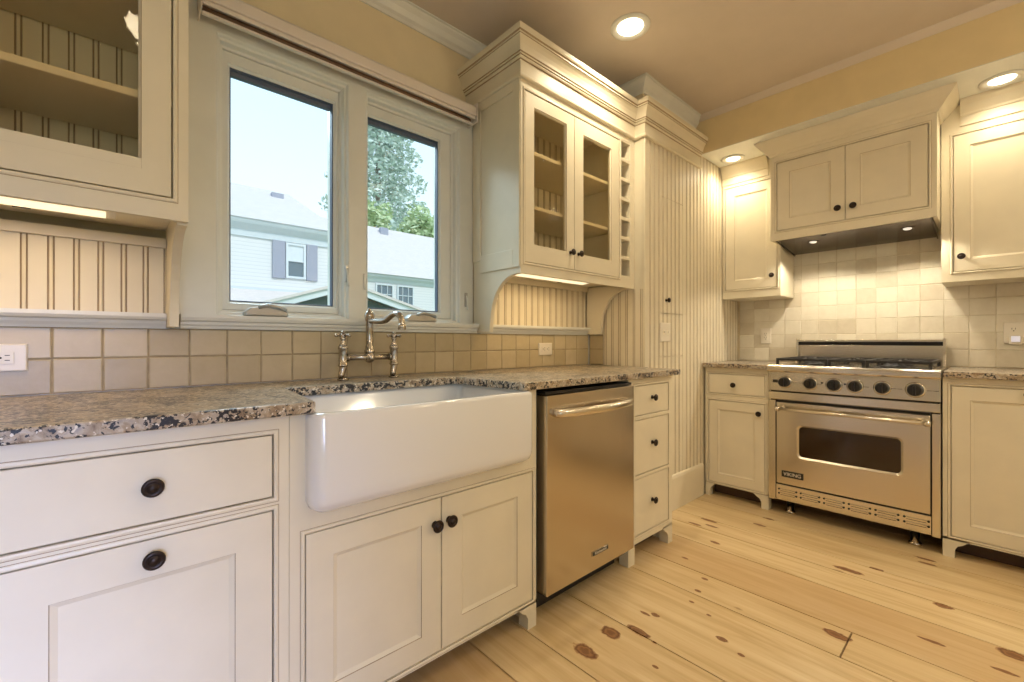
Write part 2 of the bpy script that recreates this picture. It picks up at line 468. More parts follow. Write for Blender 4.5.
def text_mesh(txt, size, depth=.0006):
    cu = bpy.data.curves.new('lettering', 'FONT'); cu.body = txt; cu.size = size; cu.extrude = depth; cu.align_x = 'CENTER'; cu.align_y = 'CENTER'
    ob = bpy.data.objects.new('lettering', cu); COL.objects.link(ob)
    bpy.context.view_layer.update()
    me = bpy.data.meshes.new_from_object(ob.evaluated_get(bpy.context.evaluated_depsgraph_get()))
    bpy.data.objects.remove(ob); return me
def lettering(th, txt, size, x, z, y, parent, mat, sx=1.0):
    """letters standing in the x-z plane, read from -y"""
    me = text_mesh(txt, size); me.materials.clear(); me.materials.append(M[mat])
    me.transform(Matrix.Translation(Vector((x, y, z))-th.o) @ Matrix.Rotation(PI/2, 4, 'X') @ Matrix.Diagonal((sx, 1, 1, 1)))
    o = bpy.data.objects.new('lettering', me); COL.objects.link(o); o.parent = parent; return o

def tile_field(b, us, zs, plane, mapf, gap=.0030, proud=.006, jit=.0012):
    """one tile per cell; mapf(u, d, z) places a point, d = distance in front of the wall"""
    lay = b.bm.faces.layers.float.new('tone')
    def face(vs, mi, tone):
        f = b.bm.faces.new(vs); f.material_index = mi; f[lay] = tone
    for i in range(len(us)-1):
        for j in range(len(zs)-1):
            tone = random.random()
            u0, u1, z0, z1 = us[i]+gap/2, us[i+1]-gap/2, zs[j]+gap/2, zs[j+1]-gap/2
            J = lambda: random.uniform(-jit, jit)*.5
            tilt = [proud+random.uniform(-.0009, .0009) for _ in range(4)]
            q = [(u0+J(), z0+J()), (u1+J(), z0+J()), (u1+J(), z1+J()), (u0+J(), z1+J())]
            c = (sum(p[0] for p in q)/4, sum(p[1] for p in q)/4)
            lo = [b.bm.verts.new(mapf(p[0], 0, p[1])) for p in q]
            md = [b.bm.verts.new(mapf(p[0], tilt[k]-.0018, p[1])) for k, p in enumerate(q)]
            hi = [b.bm.verts.new(mapf(p[0]+(.0022 if p[0] < c[0] else -.0022), tilt[k], p[1]+(.0022 if p[1] < c[1] else -.0022))) for k, p in enumerate(q)]
            for A, D in ((lo, md), (md, hi)):
                for k in range(4): face([A[k], A[(k+1) % 4], D[(k+1) % 4], D[k]], 0, tone)
            face(hi, 0, tone); face(list(reversed(lo)), 0, tone)
    # grout bed
    u0, u1, z0, z1 = us[0], us[-1], zs[0], zs[-1]; g0, g1 = .0006, proud*.62
    v = [b.bm.verts.new(mapf(u, d, z)) for z in (z0, z1) for d in (g0, g1) for u in (u0, u1)]
    for qd in ((0, 2, 3, 1), (4, 5, 7, 6), (0, 1, 5, 4), (2, 6, 7, 3), (0, 4, 6, 2), (1, 3, 7, 5)): face([v[k] for k in qd], 1, 0)

ZC = .914; ZCE = 2.61; ZS = 2.35
# ------------------------------------------------------------------ the setting
def build_floor():
    b = B(); lay = b.bm.faces.layers.float.new('tone')
    seams = [-2.6, -2.3, -2.05, -1.75, -1.5, -1.25, -.95, -.72, -.45, -.2, .1, .38, .722, .912, 1.205, 1.598, 1.785, 2.075, 2.27, 2.42, 2.70, 3.0, 3.22, 3.50]
    tones = {.722: .30, .912: .25, 1.205: .12, 1.598: .30, 1.785: .85, 2.075: .05, 2.27: .35, 2.42: .10, 2.70: .3}
    rnd = random.Random(3)
    for x0, x1 in zip(seams, seams[1:]):
        cuts = [-4.3, .10]
        if x0 == 1.598: cuts = [-4.3, -1.415, .10]
        elif x0 in (.1, -.95, -1.75): cuts = [-4.3, rnd.uniform(-3, -2.2), .10]
        for y0, y1 in zip(cuts, cuts[1:]):
            tone = tones.get(x0, rnd.random())
            if x0 == 1.598 and y0 < -2: tone = .15
            n0 = len(b.bm.faces)
            g = .0017
            vs = [b.bm.verts.new(p) for p in ((x0+g, y0+g, -.006), (x1-g, y0+g, -.006), (x1-g, y1-g, -.006), (x0+g, y1-g, -.006))]
            wt = [b.bm.verts.new(p) for p in ((x0+g+.0012, y0+g+.0012, 0), (x1-g-.0012, y0+g+.0012, 0), (x1-g-.0012, y1-g-.0012, 0), (x0+g+.0012, y1-g-.0012, 0))]
            for k in range(4):
                f = b.bm.faces.new([vs[k], vs[(k+1) % 4], wt[(k+1) % 4], wt[k]]); f[lay] = tone
            f = b.bm.faces.new(wt); f[lay] = tone
    b.box(-2.6, 3.5, -4.3, .10, -.10, -.0055, 1)
    struct('floor', b, ['pine', 'seam'])
build_floor()
struct('ceiling', B().box(-2.7, 3.6, -4.4, .25, ZCE, ZCE+.1), 'ceiling')
# window wall: thick lower part, upper wall with the window opening
WX0, WX1, WZ0, WZ1 = .050, 1.066, 1.150, 2.140
b = B()
frame_xs = [-2.7, WX0, WX1, 3.6]; frame_zs = [1.112, WZ0, WZ1, ZCE]
frame_cells(b, frame_xs, frame_zs, lambda i, j: not (i == 1 and j == 1), .08, .12)
struct('wall_window', b, 'wall')
struct('wall_below_window', B().box(-2.7, 3.6, .004, .20, 0, 1.112), 'trim')
struct('wall_back', B().box(3.455, 3.6, -4.4, .20, 0, ZCE), 'wall')
struct('wall_left', B().box(-2.7, -2.6, -4.4, .20, 0, ZCE), 'rearwall')
b = B()
frame_cells(b, [-2.7, -1.75, -.15, 1.3, 2.2, 3.6], [0, .02, .05, 2.15, ZCE], lambda i, j: not ((i == 1 and j == 2)), -4.3, .1)
bmesh.ops.translate(b.bm, verts=b.bm.verts, vec=(0, .75, 0))
struct('wall_rear', b, 'rearwall')
# soffit over the range and bulkhead over the pantry
struct('wall_soffit', B().box(2.785, 3.454, -4.3, -.30, ZS, ZCE-.001), 'soffitpaint')
struct('trim_soffit_underside', B().box(2.783, 3.453, -4.3, -.399, ZS-.004, ZS-.0005), 'trim')
struct('wall_bulkhead', B().box(2.115, 3.454, -.362, .079, 2.452, ZCE-.001), 'wall')
# crown moulding under the ceiling
cp = [(0, ZCE-.075), (.008, ZCE-.075), (.012, ZCE-.062), (.022, ZCE-.052), (.034, ZCE-.030), (.048, ZCE-.016), (.050, ZCE-.008), (.058, ZCE-.006), (.058, ZCE-.0005), (0, ZCE-.0005)]
struct('trim_crown', B().sweep([(-2.6, .08), (2.115, .08), (2.115, -.362), (2.785, -.362)], cp), 'trim')
struct('trim_soffit', B().sweep([(2.785, -.30), (2.785, -3.4)], [(0, ZCE-.036), (.004, ZCE-.036), (.012, ZCE-.026), (.026, ZCE-.008), (.030, ZCE-.0005), (0, ZCE-.0005)]), 'ceiling')

# window casing, mullion, stool and ledges
CF = .022
b = B()
xs = [-.058, WX0, .508, .582, WX1, 1.146]; zs = [1.150, 2.122, 2.24]
frame_cells(b, xs, zs, lambda i, j: j == 1 or i in (0, 2, 4), CF, .058)
for a, c in ((WX0, .508), (.582, WX1)):   # stepped stops inside each opening
    b.nested(a, c, 1.150, 2.122, [(0, CF+.001, 0), (.004, CF+.004, 0), (.006, CF+.014, 0), (.014, CF+.018, 0), (.016, CF+.040, 0), (.024, CF+.044, 0), (.024, .20, 0), (0, .20, 0)], False)
struct('trim_1', b, 'trim', bevel=.0015)
struct('trim_2', B().sweep([(-.052, .022), (1.144, .022)], [(0, 1.104), (.034, 1.104), (.036, 1.112), (.042, 1.118), (.042, 1.126), (.052, 1.130), (.056, 1.140), (.056, 1.150), (0, 1.150)]), 'trim')
def ledge(name, x0, x1):
    struct(name, B().sweep([(x0, .022), (x1, .022)], [(0, 1.102), (.030, 1.102), (.032, 1.109), (.038, 1.118), (.040, 1.126), (.050, 1.130), (.054, 1.138), (.054, 1.149), (0, 1.149)]), 'trim')
ledge('trim_3', -.75, -.0872); ledge('trim_4', 1.1712, 2.0405)

def casement(name, x0, x1, g0, g1):
    t = Thing(name, None, None, ((x0+x1)/2, .1, 1.15), kind='structure')
    h0, h1 = 1.206, 2.050
    b = B(); frame_cells(b, [x0, g0-.010, g1+.010, x1], [1.176, h0-.010, h1+.010, 2.097], lambda i, j: not (i == 1 and j == 1), .076, .049)
    b.nested(g0-.010, g1+.010, h0-.010, h1+.010, [(0, .125, 0), (0, .0755, 0), (.003, .0745, 0), (.006, .080, 0), (.010, .084, 0), (.010, .125, 0), (0, .125, 0)], False)
    fr = t.part('window_frame', b, 'sash')
    b = B()
    b.nested(g0+.0005, g1-.0005, h0+.0005, h1-.0005, [(0, .105, 0), (0, .087, 0), (.0035, .086, 0), (.006, .105, 0), (0, .105, 0)], False)
    b.box(g0+.006, g1-.006, .098, .116, h1-.022, h1-.001)
    t.part('gasket', b, 'gasket')
    t.part('pane', B().box(g0+.001, g1-.001, .108, .112, h0+.001, h1-.001), 'pane')
    return t
w1 = casement('window_1', .0715, .488, .0985, .4665)
w2 = casement('window_2', .603, 1.0445, .612, .979)
# the frame that holds the sashes
def crank(t, x0, x1, arm):
    b = B()
    n = 10; top = []
    zb = 1.152
    p = [(x0, zb), (x1, zb), (x1, zb+.012), (x1-.014, zb+.026), ((x0+x1)/2, zb+.036), (x0+.02, zb+.03), (x0, zb+.014)]
    b.prism(p, 'y', -.006, .040)
    c = t.part('crank_handle', b, 'pewter', bevel=.006, seg=3, label='pewter crank handle')
    b = B(); b.tube([((x0+x1)/2-.03, -.010, zb+.030), ((x0+x1)/2, -.014, zb+.040), ((x0+x1)/2+.035, -.012, zb+.034), (x1-.01, -.008, zb+.024)], [.006, .007, .006, .007], 10)
    t.part('folding_arm', b, 'pewter', c)
crank(w1, .130, .272, 1); crank(w2, .760, .915, 1)
def latch(t, x, z, y=.02):
    b = B().box(x-.007, x+.007, y-.006, y+.004, z-.035, z+.035)
    l_ = t.part('latch', b, 'pewter', bevel=.002)
    t.part('lever', B().tube([(x, y-.004, z+.02), (x, y-.012, z-.01), (x+.002, y-.014, z-.05)], [.004, .004, .006], 8), 'sash', l_)
latch(w1, .497, 1.34); latch(w2, 1.10, 1.27); latch(w2, .572, 1.33, .03)

# roller shade box over the window
t = Thing('roller_shade', 'white roller shade cassette mounted over the kitchen window', 'roller shade', (.55, -.03, 2.12))
t.part('cassette', B().prism([(.021, 2.225), (-.050, 2.218), (-.062, 2.205), (-.062, 2.166), (-.050, 2.164), (.021, 2.164)], 'x', .0, 1.105), 'vinyl', bevel=.003)
t.part('bottom_rail', B().box(.002, 1.100, -.036, -.020, 2.132, 2.140), 'vinyl', bevel=.002)
t.part('valance_lip', B().box(.002, 1.100, -.058, -.050, 2.150, 2.1635), 'vinyl', bevel=.002)
t.part('fabric_roll', B().lathe((.005, -.018, 2.1525), (1, 0, 0), [(.011, 0), (.011, 1.09)], 20), 'shadefabric', label='brown rolled shade fabric')
t.part('end_cap', B().box(-.004, .0, -.064, .020, 2.130, 2.226), 'vinyl', bevel=.001)
t.part('end_cap', B().box(1.105, 1.112, -.066, .020, 2.135, 2.228), 'vinyl', bevel=.002)

# tile splashbacks
b = B(); xs = [-.750]+[-.7505+.1035*k for k in range(1, 28)]; xs = [x for x in xs if x < 2.04]+[2.060]
tile_field(b, xs, [.9155, 1.0135, 1.1025], 0, lambda u, d, z: (u, .004-d, z), .004)
solo('tile_splashback', b, ['tile', 'grout'], 'two rows of tan square tile behind the sink and window counter', 'splashback', recalc=True)
b = B()
us = [.412+.1045*k for k in range(0, 20)]; zs = [.9155]+[.9155+.0985*k for k in range(1, 9)]
tile_field(b, us, zs, 0, lambda u, d, z: (3.454-d, -u, z), .0028, jit=.003)
solo('tile_splashback', b, ['tile2', 'grout2'], 'cream square tile wall behind the range and under its hood', 'splashback', recalc=True)

# ------------------------------------------------------------------ granite
SLAB = (ZC-.029, ZC)
b = B()
b.prism([(-.9, -.64), (.160, -.64), (.194, -.262), (.842, -.262), (.876, -.64), (2.028, -.64), (2.028, -.430), (2.058, -.430), (2.058, .002), (-.9, .002)], 'z', *SLAB)
solo('granite_countertop', b, 'granite', 'long speckled granite worktop that wraps the white sink under the window', 'worktop', origin=(.5, -.3, ZC-.029), bevel=.004)
solo('granite_countertop', B().box(.402, .806, 2.808, 3.4525, *SLAB), 'granite', 'short granite worktop between the beadboard pantry and the range', 'worktop', origin=(.6, 3.1, ZC-.029), frame='B', bevel=.004)
solo('granite_countertop', B().box(1.594, 2.35, 2.808, 3.4525, *SLAB), 'granite', 'granite worktop to the right of the range, below the double outlet plate', 'worktop', origin=(1.9, 3.1, ZC-.029), frame='B', bevel=.004)

# ------------------------------------------------------------------ base cabinets
FL = -.611; ZB = .097
def carcass(t, x0, x1, yf, yb, z0, z1, top=True):
    return t.part('carcass', B().box(x0+.001, x1-.001, yf+.019, yb, z0, z1), 'paint')
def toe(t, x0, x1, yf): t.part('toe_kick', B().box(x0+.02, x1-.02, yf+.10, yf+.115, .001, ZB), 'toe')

# wide drawer over panelled door
t = Thing('base_cabinet', 'white base cabinet left of the sink with one wide drawer over a panelled door', 'cabinet', (-.15, -.3, 0))
dr = (-.372, .070, .693, .838); do = (-.372, .070, .105, .658)
b = B(); face_frame(b, -.43, .1065, ZB-.01, .884, FL, [dr, do]); beads(b, [dr, do], FL)
foot(b, -.43, FL, ZB, 1); foot(b, .106, FL, ZB, -1)
t.part('face_frame', b, ['paint', 'glaze'])
carcass(t, -.43, .1065, FL, -.02, ZB, .884); toe(t, -.43, .106, FL)
d = t.part('drawer', flat_front(B(), *dr, FL), ['paint', 'glaze']); knob(t, d, -.151, .768, FL, .0185)
d = t.part('door', shaker(B(), *do, FL, .075), ['paint', 'glaze']); knob(t, d, -.149, .622, FL, .0185)
# further run to the left, mostly out of the picture
t = Thing('base_cabinet', 'white base cabinet at the left picture edge under the granite worktop', 'cabinet', (-.65, -.3, 0))
dr = (-.86, -.475, .693, .838); do = (-.86, -.475, .105, .658)
b = B(); face_frame(b, -.9, -.431, ZB-.01, .884, FL, [dr, do]); beads(b, [dr, do], FL); foot(b, -.9, FL, ZB, 1)
t.part('face_frame', b, ['paint', 'glaze']); carcass(t, -.9, -.431, FL, -.02, ZB, .884)
d = t.part('drawer', flat_front(B(), *dr, FL), ['paint', 'glaze']); knob(t, d, -.66, .768, FL)
d = t.part('door', shaker(B(), *do, FL, .075), ['paint', 'glaze']); knob(t, d, -.66, .622, FL)

# sink cabinet
t = Thing('sink_cabinet', 'white cabinet with two panelled doors under the farmhouse sink', 'cabinet', (.53, -.3, 0))
d1 = (.146, .5425, .106, .578); d2 = (.5465, .940, .106, .578)
b = B()
cut = (d1[0]-GAP, d2[1]+GAP, d1[2]-GAP, d1[3]+GAP)
xs = sorted(set([.1075, cut[0], .160, .897, cut[1], .962])); zs = [ZB-.01, cut[2], cut[3], .648, .884]
def filled(i, j):
    cx = (xs[i]+xs[i+1])/2; cz = (zs[j]+zs[j+1])/2
    if cut[0] < cx < cut[1] and cut[2] < cz < cut[3]: return False
    if .160 < cx < .897 and cz > .648: return False
    return True
frame_cells(b, xs, zs, filled, FL, .0185)
beads(b, [(d1[0], d2[1], d1[2], d1[3])], FL)
foot(b, .1075, FL, ZB, 1); foot(b, .962, FL, ZB, -1)
b.box(.944, .962, FL+.0185, -.02, 0.001, .884); b.box(.1075, .126, FL+.0185, -.02, ZB, .884)
t.part('face_frame', b, ['paint', 'glaze'])
carcass(t, .127, .943, FL, -.02, ZB, .60); toe(t, .11, .96, FL)
d = t.part('door', shaker(B(), *d1, FL, .068), ['paint', 'glaze']); knob(t, d, .520, .500, FL, .0185)
d = t.part('door', shaker(B(), *d2, FL, .074), ['paint', 'glaze']); knob(t, d, .572, .502, FL, .0185)

# farmhouse sink: one rounded basin
def sink():
    X0, X1, Y0, Y1, Z0, Z1 = .144, .911, -.664, -.212, .632, .884
    b = B()
    def ring(ins, z, r, seg=6):
        pts = []
        x0, x1, y0, y1 = X0+ins, X1-ins, Y0+ins, Y1-ins
        for cx, cy, a0 in ((x1-r, y1-r, 0), (x0+r, y1-r, PI/2), (x0+r, y0+r, PI), (x1-r, y0+r, 1.5*PI)):
            for k in range(seg+1):
                a = a0+PI/2*k/seg; pts.append(b.bm.verts.new((cx+r*math.cos(a), cy+r*math.sin(a), z)))
        return pts
    L = [ring(.040, Z0, .02), ring(.022, Z0+.003, .028), ring(.008, Z0+.014, .034), ring(.001, Z0+.032, .037), ring(0, Z0+.05, .038), ring(0, Z1-.012, .038), ring(.003, Z1-.004, .036), ring(.010, Z1, .032),
         ring(.020, Z1, .028), ring(.027, Z1-.004, .024), ring(.031, Z1-.014, .024), ring(.040, Z0+.055, .04), ring(.055, Z0+.034, .045), ring(.085, Z0+.028, .04)]
    for A, D in zip(L, L[1:]):
        n = len(A)
        for k in range(n): b.quad([A[k], A[(k+1) % n], D[(k+1) % n], D[k]], 0, True)
    b.quad(list(reversed(L[0]))); b.quad(L[-1])
    t = Thing('farmhouse_sink', 'white porcelain apron front sink set into the granite below the window', 'sink', (.52, -.43, .632))
    t.part('basin', b, 'porcelain')
    t.part('drain', B().lathe((.52, -.42, .661), (0, 0, 1), [(.0, 0), (.045, 0), (.045, .003), (.03, .003), (.026, .001), (0, .001)], 24), 'chrome', label='nickel drain')
sink()

# bridge faucet
def faucet():
    Y = -.085
    t = Thing('bridge_faucet', 'polished nickel bridge faucet with cross handles behind the sink', 'faucet', (.548, Y, ZC))
    XL, XR, XM = .442, .654, .548
    for i, x in enumerate((XL, XR)):
        b = B()
        b.lathe((x, Y, ZC), (0, 0, 1), [(.021, 0), (.022, .004), (.016, .008), (.012, .014)], 24)
        s = -1
        b.tube([(x-.012, Y-.012, ZC+.008), (x-.010, Y-.010, ZC+.020), (x, Y, ZC+.045), (x, Y, ZC+.054)], [.010, .012, .014, .015], 16)
        b.lathe((x, Y, ZC+.050), (0, 0, 1), [(.014, 0), (.0185, .003), (.0185, .008), (.016, .011), (.016, .066), (.0185, .069), (.0185, .078), (.016, .081)], 24)
        post = t.part('valve_post', b, 'chrome')
        b = B().lathe((x, Y, ZC+.131), (0, 0, 1), [(.015, 0), (.013, .005), (.009, .012), (.008, .022), (.011, .026), (.012, .032), (.008, .035)], 20)
        zc = ZC+.170
        b.ball((x, Y, zc), .0125, sz=.9)
        for a in (0, PI/2, PI, 1.5*PI):
            dx, dy = math.cos(a+.35), math.sin(a+.35)
            b.tube([(x+dx*.008, Y+dy*.008, zc), (x+dx*.024, Y+dy*.024, zc+.001), (x+dx*.030, Y+dy*.030, zc+.001)], [.0055, .0045, .005], 10)
            b.ball((x+dx*.032, Y+dy*.032, zc+.001), .0068, seg=10)
        b.lathe((x, Y, zc+.010), (0, 0, 1), [(.009, 0), (.009, .004), (.006, .007), (0, .008)], 16)
        t.part('cross_handle', b, 'chrome')
    zb = ZC+.085
    b = B().tube([(XL+.012, Y, zb), (XR-.012, Y, zb)], .0115, 16)
    for x, sg in ((XL+.016, 1), (XR-.024, 1)): b.lathe((x, Y, zb), (1, 0, 0), [(.0145, 0), (.0145, .008)], 18)
    b.ball((XM, Y, zb), .023)
    b.lathe((XM, Y-.018, zb), (0, -1, 0), [(.012, 0), (.012, .006), (.008, .009), (0, .0095)], 18)
    t.part('bridge', b, 'chrome')
    b = B().lathe((XM, Y, zb+.015), (0, 0, 1), [(.017, 0), (.020, .004), (.020, .012), (.0165, .016), (.0165, .028), (.0145, .032), (.0145, .128), (.018, .132), (.018, .140), (.020, .146), (.020, .156), (.012, .168), (.007, .174), (.007, .178), (.0, .181)], 24)
    t.part('riser', b, 'chrome')
    zs = ZC+.238; b = B(); pts = []
    for k, (r, z) in enumerate([(.0, zs-.008), (.04, zs-.010), (.085, zs-.012), (.115, zs-.008), (.145, zs+.006), (.170, zs+.014), (.195, zs+.010), (.210, zs-.004), (.215, zs-.022), (.216, zs-.036)]):
        pts.append((XM+r*.13, Y-r*.99, z))
    # smooth the spout line
    P = [Vector(p) for p in pts]; sm = []
    for i in range(len(P)-1):
        p0, p1, p2, p3 = P[max(i-1, 0)], P[i], P[i+1], P[min(i+2, len(P)-1)]
        for q in range(5):
            u = q/5; sm.append(.5*((2*p1)+(-p0+p2)*u+(2*p0-5*p1+4*p2-p3)*u*u+(-p0+3*p1-3*p2+p3)*u**3))
    sm.append(P[-1])
    b.tube(sm, .0115, 14)
    e = sm[-1]; b.lathe((e.x, e.y, e.z-.012), (0, 0, 1), [(.012, 0), (.0145, .002), (.0145, .020), (.012, .023)], 18)
    t.part('spout', b, 'chrome')
faucet()

# dishwasher
def dishwasher():
    t = Thing('dishwasher', 'stainless dishwasher with bowed bar handle between sink cabinet and drawers', 'dishwasher', (1.27, -.3, .0))
    x0, x1 = .984, 1.569; yf = -.645
    t.part('tub', B().box(x0+.006, x1-.004, -.588, -.03, .06, .872), 'dark')
    b = B().box(x0, x1, yf, -.590, .108, .858)
    dm = t.part('door', b, 'dwsteel', bevel=.004, seg=3)
    t.part('control_strip', B().box(x0+.004, x1-.002, yf+.012, -.592, .8605, .872), 'black', label='black control edge')
    b = B(); n = 16; pts = []
    for k in range(n+1):
        u = k/n; x = 1.035+(1.512-1.035)*u; bow = .030*(1-(2*u-1)**2)
        pts.append((x, yf-.020-bow, .790))
    rows = [pts]
    b.tube([(pts[0][0]-.004, yf+.002, .79), (pts[0][0]-.003, yf-.012, .79)]+pts+[(pts[-1][0]+.003, yf-.012, .79), (pts[-1][0]+.004, yf+.002, .79)], .0135, 14)
    for v in b.bm.verts: v.co.z = .79+(v.co.z-.79)*1.25
    t.part('handle', b, 'steelh', label='bowed steel bar handle')
    bd = t.part('badge', B().box(1.255, 1.368, yf-.0025, yf+.001, .170, .190), 'chrome', bevel=.001)
    t.part('badge_inlay', B().box(1.258, 1.365, yf-.0031, yf-.0024, .1725, .1875), 'slot', bd)
    lettering(t, 'KitchenAid', .0155, 1.3115, .180, yf-.0034, bd, 'plastic', 1.15)
    t.part('kick_plate', B().box(x0+.004, x1-.002, -.54, -.53, .002, .10), 'dark')
    for x in (x0+.05, x1-.05): t.part('foot', B().lathe((x, -.50, .0), (0, 0, 1), [(.016, 0), (.016, .006), (.008, .008), (.008, .062)], 12), 'chrome')
dishwasher()

# drawer stack
t = Thing('drawer_cabinet', 'narrow white three drawer cabinet right of the dishwasher', 'cabinet', (1.78, -.3, 0))
drs = [(1.634, 1.946, .705, .845), (1.634, 1.946, .420, .680), (1.634, 1.946, .130, .398)]
b = B(); face_frame(b, 1.576, 1.990, ZB-.005, .884, FL, drs); beads(b, drs, FL)
b.box(1.576, 1.628, FL, FL+.05, 0, ZB); foot(b, 1.990, FL, ZB, -1)
b.box(1.972, 1.990, FL+.0186, -.46, .001, .884)
t.part('face_frame', b, ['paint', 'glaze']); t.part('carcass', B().box(1.577, 1.971, FL+.019, -.02, ZB, .884), 'paint'); t.part('toe_kick', B().box(1.60, 1.97, FL+.10, FL+.115, .001, ZB), 'toe')
for q in drs:
    d = t.part('drawer', flat_front(B(), *q, FL), ['paint', 'glaze']); knob(t, d, 1.788, (q[2]+q[3])/2+.008, FL, .0165)

# back wall base cabinets
BF = 2.84
t = Thing('base_cabinet', 'cream base cabinet with one drawer and one door left of the range', 'cabinet', (.62, 3.1, 0), 'B')
dr = (.436, .786, .712, .840); do = (.436, .786, .104, .660)
b = B(); face_frame(b, .411, .808, ZB-.01, .884, BF, [dr, do]); beads(b, [dr, do], BF)
foot(b, .411, BF, ZB, 1, .075, .03); foot(b, .808, BF, ZB, -1)
t.part('face_frame', b, ['paint', 'glaze']); carcass(t, .411, .808, BF, 3.43, ZB, .884); toe(t, .411, .808, BF)
d = t.part('drawer', flat_front(B(), *dr, BF), ['paint', 'glaze']); knob(t, d, .600, .772, BF, .0165)
d = t.part('door', shaker(B(), *do, BF, .058), ['paint', 'glaze']); knob(t, d, .755, .600, BF, .0165)
t = Thing('base_cabinet', 'cream base cabinet with one tall panelled door right of the range', 'cabinet', (1.95, 3.1, 0), 'B')
do = (1.622, 2.10, .108, .842)
b = B(); face_frame(b, 1.591, 2.30, ZB-.01, .884, BF, [do]); beads(b, [do], BF)
foot(b, 1.591, BF, ZB, 1); foot(b, 2.30, BF, ZB, -1)
t.part('face_frame', b, ['paint', 'glaze']); carcass(t, 1.591, 2.30, BF, 3.43, ZB, .884); toe(t, 1.591, 2.30, BF)
d = t.part('door', shaker(B(), *do, BF, .064), ['paint', 'glaze']); knob(t, d, 1.868, .822, BF, .0155)

